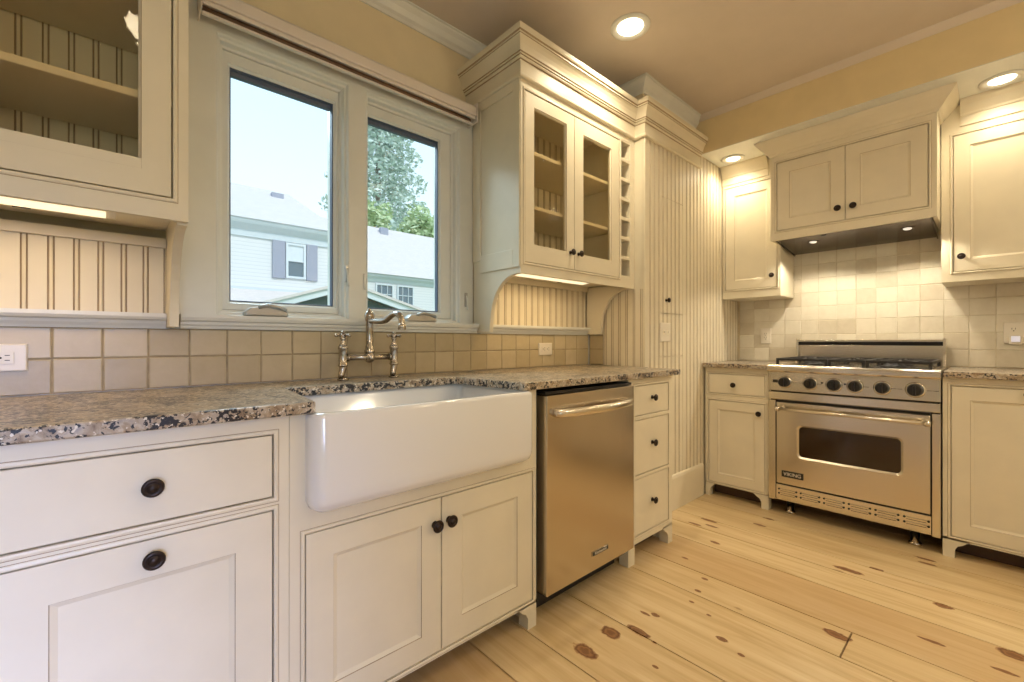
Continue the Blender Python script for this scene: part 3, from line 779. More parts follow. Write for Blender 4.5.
# ------------------------------------------------------------------ range
def kitchen_range():
    t = Thing('gas_range', 'stainless gas range with six black knobs and windowed oven door', 'range', (1.2, 3.1, 0), 'B')
    u0, u1 = .815, 1.585; X = 2.82
    b = B().box(u0+.004, u1-.004, X+.031, 3.40, .085, .86); t.part('body', b, 'black')  # coloured black so the gaps around the oven door read as shade
    for a, c in ((u0, .853), (1.554, u1)): t.part('side_trim', B().box(a, c, X+.002, X+.06, .085, .700), 'steel', bevel=.002)
    # kick panel with louvres
    k = t.part('kick_panel', B().box(.856, 1.551, X+.004, X+.03, .090, .184), 'steelh', bevel=.002)
    for g in range(6):
        c = .918+.1155*g
        b = B()
        for dz in (.020, -.004):
            b.box(c-.040, c+.040, X-.004, X+.006, .130+dz, .138+dz, 0); b.box(c-.038, c+.038, X+.001, X+.0045, .126+dz, .130+dz, 1)
        for du in (-.046, .046):
            for dz in (.024, -.002): b.lathe((c+du, X+.004, .132+dz), (0, -1, 0), [(.0055, 0), (.0055, .003), (0, .004)], 10, 1)
        t.part('louvre', b, ['steelh', 'slot'], k)
    # oven door
    b = B(); wx0, wx1, wz0, wz1 = .978, 1.437, .372, .552
    def rrect(x0, x1, z0, z1, r, y, seg=5):
        pts = []
        for cx, cz, a0 in ((x1-r, z1-r, 0), (x0+r, z1-r, PI/2), (x0+r, z0+r, PI), (x1-r, z0+r, 1.5*PI)):
            for q in range(seg+1):
                a = a0+PI/2*q/seg; pts.append(b.bm.verts.new((cx+r*math.cos(a), y, cz+r*math.sin(a))))
        return pts
    L = [rrect(.860, 1.548, .194, .690, .004, X+.03), rrect(.860, 1.548, .194, .690, .004, X-.002), rrect(.863, 1.545, .197, .687, .004, X-.005),
         rrect(wx0-.010, wx1+.010, wz0-.010, wz1+.010, .026, X-.005), rrect(wx0, wx1, wz0, wz1, .020, X+.004), rrect(wx0, wx1, wz0, wz1, .020, X+.03)]
    for A, D in zip(L, L[1:]+L[:1]):
        n = len(A)
        for q in range(n): b.quad([A[q], A[(q+1) % n], D[(q+1) % n], D[q]])
    dr = t.part('oven_door', b, 'steel')
    b = B(); P = rrect(wx0+.001, wx1-.001, wz0+.001, wz1-.001, .019, X+.008); Q = rrect(wx0+.001, wx1-.001, wz0+.001, wz1-.001, .019, X+.012)
    n = len(P)
    for q in range(n): b.quad([P[q], P[(q+1) % n], Q[(q+1) % n], Q[q]])
    b.quad(P); b.quad(list(reversed(Q)))
    t.part('oven_window', b, 'ovenglass', dr, label='dark oven window')
    b = B().tube([(.874, X-.058, .655), (1.548, X-.058, .655)], .0105, 16)
    for u in (.892, 1.530):
        b.tube([(u, X-.003, .655), (u, X-.056, .655)], .010, 12); b.lathe((u, X-.005, .655), (0, -1, 0), [(.017, 0), (.017, .006), (.012, .010)], 16)
    b.lathe((.868, X-.058, .655), (1, 0, 0), [(.0145, 0), (.0145, .022)], 16); b.lathe((1.532, X-.058, .655), (1, 0, 0), [(.0145, 0), (.0145, .022)], 16)
    t.part('handle', b, 'steelh', dr)
    bd = t.part('badge', B().box(.889, 1.003, X-.0095, X-.004, .238, .276), 'black', dr, bevel=.001, label='dark name badge')
    lettering(t, 'VIKING', .030, .946, .257, X-.0102, bd, 'plastic', .95)
    # dark gap, landing strip, control panel, bullnose
    t.part('vent_gap', B().box(.860, 1.548, X+.012, X+.03, .690, .702), 'black')
    b = B().box(u0, u1, X-.006, X+.04, .706, .752); t.part('trim_strip', b, 'steelh', bevel=.004)
    b = B().prism([(X+.002, .760), (X+.05, .760), (X+.05, .874), (X+.010, .874)], 'x', u0, u1); cpn = t.part('control_panel', b, 'steelh', bevel=.002)
    prof = [(X+.06, .8755), (X-.014, .8755), (X-.022, .878), (X-.026, .884), (X-.026, .902), (X-.022, .912), (X-.014, .918), (X-.004, .920), (X+.06, .920)]
    b = B().prism(prof, 'x', u0-.002, u1+.002); t.part('bullnose', b, 'steelh')
    for u in (.903, 1.035, 1.150, 1.246, 1.362, 1.492):
        r = .034 if u not in (1.150, 1.492) else .036
        kb = B().lathe((u, X+.006, .814), (0, -1, 0), [(r+.004, 0), (r+.004, .006), (r-.001, .009)], 28)
        bz = t.part('bezel', kb, 'steelh', cpn)
        b = B().lathe((u, X-.003, .814), (0, -1, 0), [(r-.004, 0), (r-.003, .008), (r-.007, .026), (r-.010, .032), (0, .033)], 28)
        b.box(u-.006, u+.006, X-.048, X-.03, .814-.023, .814+.023)
        t.part('knob', b, 'black', cpn, bevel=.0012, label='black control knob')
    for u in (.955, .985, 1.080, 1.296, 1.408, 1.432, 1.545, 1.568):
        t.part('index_mark', B().box(u-.010, u+.010, X+.0035, X+.0065, .8125, .8145), 'slot', cpn)
    t.part('rocker_switch', B().box(.838, .862, X-.001, X+.008, .808, .826), 'slot', cpn, bevel=.001)
    for u in (1.093, 1.200): t.part('pilot_lamp', B().lathe((u, X+.006, .822), (0, -1, 0), [(.005, 0), (.005, .005), (0, .006)], 12), 'slot', cpn)
    # cook top, burners, grates
    t.part('cooktop', B().box(u0, u1, X+.02, 3.36, .880, .9165), 'steelh', bevel=.003)
    t.part('cooktop_pan', B().box(u0+.03, u1-.03, X+.05, 3.34, .9165, .9195), 'steelh')
    for cu in (1.008, 1.392):
        for cv in (2.985, 3.215):
            b = B().lathe((cu, cv, .9196), (0, 0, 1), [(.062, 0), (.060, .006), (.045, .010), (.042, .016), (.038, .020), (0, .021)], 24)
            t.part('burner', b, 'iron')
    for g0, g1 in ((.846, 1.112), (1.116, 1.284), (1.288, 1.554)):
        b = B(); z0, z1 = .944, .958; v0, v1 = 2.862, 3.335
        w = .007
        for v in (v0, (v0+v1)/2, v1): b.box(g0, g1, v-w, v+w, z0, z1)
        for u in (g0, g1-.012): b.box(u, u+.012, v0, v1, z0, z1)
        for cv in (2.985, 3.215):
            cu = (g0+g1)/2
            for a in range(8):
                if g1-g0 < .2 and a % 2: continue
                ca, sa = math.cos(a*PI/4), math.sin(a*PI/4)
                L1 = min((g1-g0)/2/max(abs(ca), .01), .112/max(abs(sa), .01)); 
                p0 = Vector((cu+ca*.022, cv+sa*.022, z1)); p1 = Vector((cu+ca*L1, cv+sa*L1, z1-.004))
                d = (p1-p0).normalized(); nn = Vector((-d.y, d.x, 0))*.0055
                vs = [b.bm.verts.new(q) for q in (p0-nn-Vector((0, 0, .012)), p0+nn-Vector((0, 0, .012)), p1+nn-Vector((0, 0, .012)), p1-nn-Vector((0, 0, .012)), p0-nn+Vector((0, 0, .004)), p0+nn+Vector((0, 0, .004)), p1+nn, p1-nn)]
                for f in ((0, 3, 2, 1), (4, 5, 6, 7), (0, 1, 5, 4), (1, 2, 6, 5), (2, 3, 7, 6), (3, 0, 4, 7)): b.quad([vs[i] for i in f])
        for u in (g0, g1-.014):
            for v in (v0-w, v1-w): b.box(u, u+.014, v, v+.014, .9196, z0)
        t.part('grate', b, 'iron', bevel=.0015)
    # back guard
    b = B().box(u0+.022, u1-.022, 3.372, 3.425, .9, 1.036); b.box(u0+.022, u1-.022, 3.36, 3.425, 1.060, 1.072); bg = t.part('back_guard', b, 'steelh', bevel=.001)
    t.part('vent_slot', B().box(u0+.022, u1-.022, 3.385, 3.425, 1.0365, 1.0595), 'black', bg)
    for a in (u0+.008, u1-.022):
        t.part('end_cap', B().prism([(3.330, .918), (3.348, .985), (3.352, 1.078), (3.425, 1.078), (3.425, .918)], 'x', a, a+.014), 'steelh', bg, bevel=.001)
    for u in (.912, 1.484):
        for v in (2.90, 3.36):
            b = B().lathe((u, v, 0), (0, 0, 1), [(.026, 0), (.027, .004), (.027, .012), (.019, .016), (.019, .086)], 18); t.part('foot', b, 'chrome')
kitchen_range()

# ------------------------------------------------------------------ wall cabinets on the back wall
UF = 3.15
SC = [(0, 2.212), (.006, 2.214), (.006, 2.262), (.010, 2.266), (.012, 2.276), (.030, 2.312), (.044, 2.332), (.046, 2.345), (0, 2.345)]
def wall_cab(name, label, u0, u1, z0, door, kx, kz, org, crown_path):
    t = Thing(name, label, 'cabinet', org, 'B')
    b = B(); face_frame(b, u0, u1, z0, 2.33, UF, [door]); beads(b, [door], UF)
    t.part('face_frame', b, ['paint', 'glaze'])
    t.part('carcass', B().box(u0, u1, UF+.019, 3.444, z0, 2.33), 'paint', bevel=.001)
    d = t.part('door', shaker(B(), *door, UF, .062), ['paint', 'glaze']); knob(t, d, kx, kz, UF, .0165)
    t.part('crown', B().sweep(crown_path, SC), 'paint')
    return t
wall_cab('upper_cabinet', 'cream wall cabinet with one door between the pantry and the hood cabinet', 0.402, .7855, 1.375, (.424, .763, 1.440, 2.185), .735, 1.518, (.61, 3.28, 1.375), [(.402, UF), (.7105, UF)])
wall_cab('upper_cabinet', 'cream wall cabinet right of the hood cabinet near the picture edge', 1.5685, 2.25, 1.384, (1.616, 2.10, 1.438, 2.168), 1.646, 1.516, (1.9, 3.28, 1.384), [(1.642, UF), (2.25, UF)])
HF = 2.95
t = Thing('hood_cabinet', 'cream cabinet with two panelled doors above the range hood', 'cabinet', (1.165, 3.2, 1.712), 'B')
d1 = (.825, 1.177, 1.773, 2.204); d2 = (1.180, 1.530, 1.773, 2.204)
b = B(); face_frame(b, .7875, 1.565, 1.712, 2.33, HF, [(d1[0], d2[1], d1[2], d1[3])]); beads(b, [(d1[0], d2[1], d1[2], d1[3])], HF)
t.part('face_frame', b, ['paint', 'glaze'])
b = B().prism([(.7875, 1.712), (.8055, 1.712), (.8055, 1.78), (1.547, 1.78), (1.547, 1.712), (1.565, 1.712), (1.565, 2.33), (.7875, 2.33)], 'y', HF+.019, 3.444)
t.part('carcass', b, 'paint')
d = t.part('door', shaker(B(), *d1, HF, .068), ['paint', 'glaze']); knob(t, d, 1.145, 1.844, HF, .0175)
d = t.part('door', shaker(B(), *d2, HF, .068), ['paint', 'glaze']); knob(t, d, 1.218, 1.844, HF, .0175)
HC = [(0, 2.250), (.006, 2.252), (.010, 2.262), (.018, 2.268), (.034, 2.290), (.060, 2.318), (.072, 2.334), (.076, 2.345), (0, 2.345)]
t.part('crown', B().sweep([(.7875, UF-.0), (.7875, HF), (1.565, HF), (1.565, UF)], HC), 'paint')
# hood liner
t = Thing('range_hood', 'stainless hood liner under the two door cabinet over the range', 'range hood', (1.165, 3.2, 1.66), 'B')
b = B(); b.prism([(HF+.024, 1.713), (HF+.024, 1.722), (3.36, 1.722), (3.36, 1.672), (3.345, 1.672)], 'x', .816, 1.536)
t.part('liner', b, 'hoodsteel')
for u in (.8085, 1.538):
    t.part('side_flange', B().prism([(HF+.02, 1.710), (HF+.02, 1.724), (3.37, 1.724), (3.37, 1.664)], 'x', u, u+.006), 'hoodsteel')
for u in (.985, 1.435):
    b = B(); c = Vector((u, 3.10, 1.7005)); a = Vector((0, -.16, -1)).normalized()
    b.lathe(c, a, [(.030, -.004), (.032, .003), (.024, .005), (.022, .003), (0, .003)], 20)
    lm = t.part('lamp', b, 'hoodsteel')
    t.part('lamp_lens', B().lathe(c+a*.0035, a, [(.020, 0), (.018, .003), (0, .004)], 20), 'led', lm)
b = B(); b.box(1.05, 1.075, 3.00, 3.012, 1.706, 1.716); t.part('switch', b, 'black')

# ------------------------------------------------------------------ cabinets on the window wall
GF = -.33
ARC = [(-.110, 1.106), (-.113, 1.150), (-.116, 1.175), (-.121, 1.203), (-.131, 1.242), (-.153, 1.286), (-.170, 1.308), (-.190, 1.327), (-.212, 1.344), (-.235, 1.357), (-.260, 1.366), (-.285, 1.3705), (-.328, 1.3715)]
def side_profile(yb=.020, ztop=2.262):
    return [(yb, 1.106)]+ARC[:-1]+[(-.3108, 1.371), (-.3108, ztop), (yb, ztop)]
CROWN_ = [(0, 2.250, 0), (.011, 2.251, 0), (.015, 2.257, 0), (.015, 2.264, 0), (.011, 2.270, 1), (.005, 2.273, 0), (.004, 2.276, 0), (.004, 2.332, 1), (.010, 2.334, 0), (.014, 2.339, 0), (.014, 2.345, 1), (.019, 2.347, 0), (.019, 2.354, 1), (.024, 2.357, 0), (.026, 2.370, 0),
          (.031, 2.386, 0), (.039, 2.401, 0), (.047, 2.410, 1), (.050, 2.412, 0), (.050, 2.419, 1), (.056, 2.423, 0), (.059, 2.430, 0), (.059, 2.448, 0), (0, 2.448, 0)]
CROWN = [(o, z) for o, z, m in CROWN_]
CM = [m for o, z, m in CROWN_]

def left_cabinet():
    t = Thing('glass_door_cabinet', 'cream wall cabinet with seeded glass door at the left picture edge', 'cabinet', (-.4, -.15, 1.38))
    x0, x1 = -.96, -.063
    rd = (-.515, -.099, 1.436, 2.205); ld = (-.935, -.519, 1.436, 2.205)
    b = B(); face_frame(b, x0, x1, 1.378, 2.262, GF, [(ld[0], rd[1], rd[2], rd[3])]); beads(b, [(ld[0], rd[1], rd[2], rd[3])], GF)
    t.part('face_frame', b, ['paint', 'glaze'])
    t.part('bottom_panel', B().box(x0+.024, x1-.024, GF+.020, .019, 1.415, 1.434), 'inner'); t.part('top_panel', B().box(x0+.024, x1-.024, GF+.020, .019, 2.244, 2.262), 'inner')
    b = B().prism(side_profile(), 'x', x1-.023, x1); t.part('side_panel', b, 'paint', bevel=.0008)
    b = B().prism(side_profile(), 'x', x0, x0+.023); t.part('side_panel', b, 'paint', bevel=.0015)
    b = B(); bead_panel(b, [(x0+.024, .008), (x1-.024, .008)], 1.434, 2.244, .0508, .010, .02); t.part('back_panel', b, ['inner', 'glaze'])
    for z in (1.692, 1.952):
        b = B().box(x0+.025, x1-.025, -.300, .002, z-.010, z+.010); t.part('shelf', b, 'paint', bevel=.003)
    for dd, kx in ((rd, -.49), (ld, -.544)):
        d = t.part('door', glass_door(B(), *dd, GF, .059), ['paint', 'glaze'])
        t.part('glass_pane', B().box(dd[0]+.058, dd[1]-.058, GF+.010, GF+.013, dd[2]+.058, dd[3]-.058), 'seedy', d)
        knob(t, d, kx, 1.52, GF, .015)
    t.part('crown', B().sweep([(x0, GF), (x1, GF), (x1, .079)], CROWN, mats=CM), ['paint', 'glaze'])
left_cabinet()

def right_cabinet():
    t = Thing('glass_door_cabinet', 'tall cream wall cabinet with two glass doors right of the window', 'cabinet', (1.6, -.15, 1.37))
    x0, x1 = 1.147, 2.072
    d1 = (1.176, 1.5225, 1.426, 2.205); d2 = (1.5255, 1.916, 1.426, 2.205); cb = (1.940, 2.028, 1.432, 2.222)
    b = B(); face_frame(b, x0, x1, 1.372, 2.262, GF, [(d1[0], d2[1], d1[2], d1[3]), (cb[0]+GAP, cb[1]-GAP, cb[2]+GAP, cb[3]-GAP)]); beads(b, [(d1[0], d2[1], d1[2], d1[3])], GF)
    t.part('face_frame', b, ['paint', 'glaze'])
    t.part('bottom_panel', B().box(x0+.024, x1-.002, GF+.020, .019, 1.410, 1.424), 'inner'); t.part('top_panel', B().box(x0+.024, x1-.002, GF+.020, .019, 2.244, 2.262), 'inner')
    t.part('divider', B().box(1.920, 1.936, GF+.020, .0, 1.424, 2.244), 'inner')
    b = B().prism(side_profile(), 'x', x0, x0+.023)
    sp = t.part('side_panel', b, 'paint', bevel=.0015)
    # applied edge strips that frame the recessed field of the exposed side
    b = B()
    b.box(x0-.007, x0, -.328, -.285, 1.40, 2.25); b.box(x0-.007, x0, -.045, .018, 1.46, 2.25); b.box(x0-.007, x0, -.285, -.045, 2.205, 2.25)
    b.prism([(-.285, 1.40), (-.285, 1.485), (-.045, 1.485), (-.045, 1.40)], 'x', x0-.007, x0)
    t.part('panel_moulding', b, 'paint', sp, bevel=.002)
    b = B().prism([(-.001, 1.106)]+ARC+[(-.330, 1.40), (-.001, 1.40)], 'x', 2.042, 2.062); t.part('end_bracket', b, 'paint', bevel=.0015)
    b = B(); bead_panel(b, [(x0+.024, .008), (1.92, .008)], 1.424, 2.244, .0508, .010, .02); t.part('back_panel', b, ['inner', 'glaze'])
    for z in (1.696, 1.952):
        b = B().box(x0+.025, 1.919, -.300, .002, z-.009, z+.009); t.part('shelf', b, 'paint', bevel=.003)
    # bottle pigeonholes
    b = B(); n = 7; step = (cb[3]-cb[2])/n
    b.box(1.937, 1.9395, GF+.019, -.02, cb[2], cb[3]); b.box(2.0285, 2.033, GF+.019, -.02, cb[2], cb[3]); b.box(1.937, 2.033, -.05, -.04, cb[2], cb[3])
    for k in range(n+1):
        z = cb[2]+step*k
        b.box(1.9396, 2.0284, GF+.002, -.04, z-.009, z+.009)
    t.part('bottle_rack', b, 'paint')
    for dd, kx in ((d1, 1.492), (d2, 1.556)):
        d = t.part('door', glass_door(B(), *dd, GF, .058 if dd is d1 else .070), ['paint', 'glaze'])
        s = .057 if dd is d1 else .069
        t.part('glass_pane', B().box(dd[0]+s, dd[1]-s, GF+.010, GF+.013, dd[2]+s, dd[3]-s), 'seedy', d)
        knob(t, d, kx, 1.509, GF, .0155)
    t.part('crown', B().sweep([(x0, .079), (x0, GF), (2.0755, GF), (2.0755, -.397), (2.783, -.397)], CROWN, mats=CM, cut=(0, 2)), ['paint', 'glaze'])
right_cabinet()

# beadboard behind the open niches below the wall cabinets
b = B(); bead_panel(b, [(-.90, .006), (-.087, .006)], 1.150, 1.384, .0508, .012, .0455)
b.box(-.90, -.087, -.012, .004, 1.356, 1.384)
solo('beadboard_panel', b, ['paint', 'glaze'], 'beaded board niche back under the left glass cabinet', 'panelling')
b = B(); bead_panel(b, [(1.171, .006), (2.041, .006)], 1.150, 1.409, .0508, .012, .02)
b.box(1.171, 2.041, -.012, .004, 1.378, 1.409)
solo('beadboard_panel', b, ['paint', 'glaze'], 'beaded board niche back under the two door glass cabinet', 'panelling')

# ------------------------------------------------------------------ beadboard pantry
def pantry():
    t = Thing('pantry_closet', 'tall cream beadboard pantry with crown in the corner beside the range wall', 'pantry', (2.75, -.2, 0))
    yF = -.397; x0 = 2.076; x1 = 3.440
    b = B().box(x0+.016, x1, yF+.016, -.002, 0.001, 2.262); b.box(x0+.016, x1, -.002, .076, 1.115, 2.262); t.part('carcass', b, 'paint')
    b = B(); bead_panel(b, [(x0, -.002), (x0, yF)], .001, 1.37, .0508, .014, .012)
    b.box(x0, x0+.014, yF, -.002, 1.37, 2.262)
    D1 = (2.256, 2.538, 1.236, 1.948); D2 = (2.256, 2.538, .20, .967)
    def run(a, c, z0, z1):
        start = (-(a-x0)) % .0508; bead_panel(b, [(a, yF), (c, yF)], z0, z1, .0508, .014, start)
    run(x0, D1[0]-.002, .001, 2.262); run(D1[1]+.002, 2.783, .001, 2.262); run(2.784, x1, .001, 2.345)
    run(D1[0]-.002, D1[1]+.002, D1[3]+.003, 2.262); run(D1[0]-.002, D1[1]+.002, D2[3]+.003, D1[2]-.003); run(D1[0]-.002, D1[1]+.002, .001, D2[2]-.002)
    t.part('beadboard', b, ['paint', 'glaze'])
    b = B().box(x0-.001, x0+.016, yF-.003, yF+.014, .12, 2.262); t.part('corner_post', b, 'paint', bevel=.003)
    for D, kz in ((D1, 1.316), (D2, .86)):
        b = B(); st = (-(D[0]+.001-x0)) % .0508
        bead_panel(b, [(D[0]+.001, yF), (D[1]-.001, yF)], D[2], D[3], .0508, .013, st)
        d = t.part('door', b, ['paint', 'glaze']); knob(t, d, 2.322, kz, yF, .015)
    b = B().sweep([(x0-.002, -.45+.45), (x0-.002, yF), (2.818, yF)], [(0, .001), (.014, .001), (.014, .200), (.009, .214), (.003, .219), (0, .219)])
    t.part('baseboard', b, 'paint')
    P2 = [(o, z) for o, z in CROWN]
    t.part('crown', B().sweep([(1.147, .079), (1.147, GF), (2.0755, GF), (2.0755, -.397), (2.783, -.397)], P2, mats=CM, cut=(2, 4)), ['paint', 'glaze'])
pantry()
b = B(); tile_field(b, [0.0, .107], [.9155, 1.0135, 1.1025], 0, lambda u, d, z: (2.073-d, -.004-u, z), .004)
solo('tile_splashback', b, ['tile', 'grout'], 'narrow tan tile return on the pantry side at the end of the ledge', 'splashback')

# ------------------------------------------------------------------ outlets and switches
def receptacle(t, b_, cx, cz, yf, horiz, parent):
    """dark slots of one duplex half"""
    for s in (-1, 1):
        if horiz: b_.box(cx-.0045, cx+.0045, yf-.0004, yf+.001, cz+s*.0065-.001, cz+s*.0065+.001)
        else: b_.box(cx+s*.0065-.001, cx+s*.0065+.001, yf-.0004, yf+.001, cz-.0045, cz+.0045)
    if horiz: b_.lathe((cx-.012, yf+.0006, cz), (0, -1, 0), [(.0028, 0), (.0028, .001), (0, .0011)], 10)
    else: b_.lathe((cx, yf+.0006, cz-.012), (0, -1, 0), [(.0028, 0), (.0028, .001), (0, .0011)], 10)
def plate(b, x0, x1, z0, z1, y, t=.006):
    b.nested(x0, x1, z0, z1, [(0, y, 0), (0, y-t*.5, 0), (.003, y-t, 0)], True); b.quad([b.bm.verts.new(p) for p in ((x0, y, z0), (x0, y, z1), (x1, y, z1), (x1, y, z0))])
    return b
# horizontal outlet, left
def h_outlet(x0, x1, z0, z1, label):
    t = Thing('wall_outlet', label, 'outlet', ((x0+x1)/2, 0, (z0+z1)/2)); y = -.0035
    t.part('cover_plate', plate(B(), x0, x1, z0, z1, y), 'plastic')
    cx, cz = (x0+x1)/2, (z0+z1)/2
    t.part('receptacle', B().box(cx-.034, cx+.034, y-.0085, y-.005, cz-.0165, cz+.0165), 'plastic', bevel=.001)
    b = B(); receptacle(t, b, cx+.022, cz, y-.0086, True, None); receptacle(t, b, cx-.012, cz, y-.0086, True, None)
    t.part('slots', b, 'slot')
h_outlet(-.497, -.382, .982, 1.055, 'white sideways outlet on tan tile at the left picture edge')
h_outlet(1.597, 1.707, .983, 1.053, 'white sideways outlet on tan tile between faucet and pantry')
# double rocker switch on the pantry
t = Thing('light_switch', 'cream light switch plate on the beadboard pantry front', 'switch', (2.305, -.41, 1.118)); y = -.3985
t.part('cover_plate', plate(B(), 2.245, 2.365, 1.060, 1.176, y, .007), 'plastic')
for cx in (2.282, 2.328):
    t.part('toggle', B().box(cx-.004, cx+.004, y-.016, y-.005, 1.112, 1.128), 'plastic', bevel=.001)
    t.part('slot', B().box(cx-.007, cx+.007, y-.0075, y-.0055, 1.104, 1.132), 'inner')
# back wall plates
t = Thing('wall_outlet', 'cream outlet on the tile left of the range backguard', 'outlet', (.600, 3.448, 1.103), 'B'); y = 3.4465
t.part('cover_plate', plate(B(), .564, .636, 1.044, 1.162, y), 'plastic')
t.part('receptacle', B().box(.584, .616, y-.0085, y-.005, 1.072, 1.134), 'plastic', bevel=.001)
b = B(); receptacle(t, b, .600, 1.120, y-.0086, False, None); receptacle(t, b, .600, 1.092, y-.0086, False, None); t.part('slots', b, 'slot')
t = Thing('wall_outlet', 'cream outlet plate on the tile right of the range, holding the night light', 'outlet', (1.85, 3.448, 1.11), 'B')
t.part('cover_plate', plate(B(), 1.798, 1.918, 1.050, 1.168, y), 'plastic')
t.part('receptacle', B().box(1.818, 1.852, y-.0085, y-.005, 1.078, 1.146), 'plastic', bevel=.001)
b = B(); receptacle(t, b, 1.835, 1.132, y-.0086, False, None); t.part('slots', b, 'slot')
t.part('toggle', B().box(1.877, 1.885, y-.018, y-.005, 1.100, 1.118), 'plastic', bevel=.001)
t = Thing('outlet_night_light', 'small white plug-in night light with bluish glow in the outlet right of the range', 'night light', (1.838, 3.43, 1.05), 'B')
t.part('body', B().box(1.818, 1.868, y-.030, y-.0088, 1.044, 1.098), 'plastic', bevel=.008)
t.part('lens', B().box(1.826, 1.858, y-.0325, y-.029, 1.060, 1.090), 'night', bevel=.003)

# ------------------------------------------------------------------ lamps
def lamp(name, kind, loc, energy, color, rot=(0, 0, 0), parent=None, **kw):
    L = bpy.data.lights.new(name, kind); L.energy = energy; L.color = color
    for k, v in kw.items(): setattr(L, k, v)
    o = bpy.data.objects.new(name, L); COL.objects.link(o); o.location = loc; o.rotation_euler = rot
    if parent: o.parent = parent
    return o
def downlight(label, x, y, z, energy, r=.075, spot=2.7, blend=1.0):
    t = Thing('recessed_ceiling_light', label, 'ceiling light', (x, y, z), group=None)
    b = B().lathe((x, y, z), (0, 0, -1), [(r+.018, 0), (r+.018, .003), (r+.004, .006), (r-.004, .004), (r-.006, -.0), (r-.006, .0005)], 36)
    t.part('trim_ring', B().lathe((x, y, z-.0005), (0, 0, -1), [(r+.020, 0), (r+.020, .004), (r+.010, .009), (r-.002, .007), (r-.012, .0015), (r-.012, 0)], 36), 'trim')
    t.part('lens', B().lathe((x, y, z-.0008), (0, 0, -1), [(r-.0125, 0), (r-.013, .002), (0, .003)], 36), 'lamp')
    lamp('downlight_lamp', 'SPOT', (0, 0, -.03), energy, WARM, parent=t.e, spot_size=spot, spot_blend=blend, shadow_soft_size=.055)
    return t
downlight('round recessed light in the main ceiling above the glass cabinets', 1.672, -.560, ZCE, 42)
downlight('round recessed light in the soffit between pantry and hood cabinet', 3.012, -.530, ZS-.004, 17, .055)
downlight('round recessed light in the soffit over the right wall cabinet', 3.012, -1.790, ZS-.004, 12, .06)
for x, y, e in ((-.1, -1.65, 18), (1.7, -2.1, 26), (-1.4, -2.4, 9), (2.7, -2.7, 26)):   # the rest of the kitchen's downlights, behind the photographer
    lamp('downlight_lamp', 'SPOT', (x, y, ZCE-.03), e, WARM, spot_size=2.6, spot_blend=.9, shadow_soft_size=.06)

def strip_light(label, x0, x1, z, energy):
    t = Thing('under_cabinet_light', label, 'strip light', ((x0+x1)/2, -.2, z))
    t.part('housing', B().prism([(-.245, z), (-.155, z), (-.150, z-.012), (-.170, z-.020), (-.235, z-.014), (-.247, z-.006)], 'x', x0, x1), 'plastic', bevel=.001)
    b = B().box(x0+.02, x1-.02, -.234, -.185, z-.0225, z-.016); bmesh.ops.rotate(b.bm, verts=b.bm.verts, cent=Vector(((x0+x1)/2, -.21, z-.017)), matrix=Matrix.Rotation(math.radians(-5), 3, 'X'))
    t.part('lens', b, 'strip')
    t.part('switch', B().box((x0+x1)/2+.08, (x0+x1)/2+.11, -.166, -.156, z-.022, z-.014), 'slot')
    lamp('strip_lamp', 'AREA', (0, 0.0, -.03), energy, (1, .70, .34), parent=t.e, shape='RECTANGLE', size=(x1-x0)*.9, size_y=.04)
strip_light('white strip light under the left glass cabinet', -.74, -.205, 1.412, 1.3)
strip_light('white strip light under the two door glass cabinet', 1.225, 1.785, 1.408, 1.4)
for u in (.985, 1.435):
    lamp('hood_lamp', 'SPOT', (3.10, -u, 1.685), 15, (1, .87, .66), spot_size=2.5, spot_blend=.35, shadow_soft_size=.02)

# daylight from the windows behind the photographer
t = Thing('window_3', None, None, (-.95, -3.5, 1.45), kind='structure')
b = B(); b.nested(-1.75, -.15, .05, 2.15, [(0, -3.45, 0), (0, -3.55, 0), (.06, -3.55, 0), (.06, -3.45, 0), (0, -3.45, 0)], False)
b.box(-.975, -.925, -3.55, -3.45, .08, 2.12); b.box(-1.72, -.18, -3.53, -3.47, 1.42, 1.47)
t.part('window_frame', b, 'sash'); t.part('pane', B().box(-1.70, -.20, -3.505, -3.50, .10, 2.10), 'pane')
lamp('daylight', 'AREA', (-1.0, -3.44, .95), 17, (.42, .53, 1.0), rot=(math.radians(90-17), 0, 0), shape='RECTANGLE', size=1.5, size_y=1.2, spread=math.radians(44))
lamp('daylight', 'AREA', (-.95, -3.44, 1.5), 4, (.72, .82, 1.0), rot=(PI/2, 0, 0), shape='RECTANGLE', size=1.5, size_y=1.2)
lamp('sky_through_window', 'AREA', (-.1, 1.6, 3.3), 105, (.70, .90, 1.0), rot=(math.radians(-42), 0, math.radians(-15)), shape='RECTANGLE', size=1.8, size_y=1.2)
for x, y, e in ((-.2, -2.75, 9), (1.7, -2.7, 17)):   # unseen fill points added to light upright faces and cabinet interiors
    lamp('fill_lamp', 'POINT', (x, y, 1.85), e, WARM, shadow_soft_size=.08)

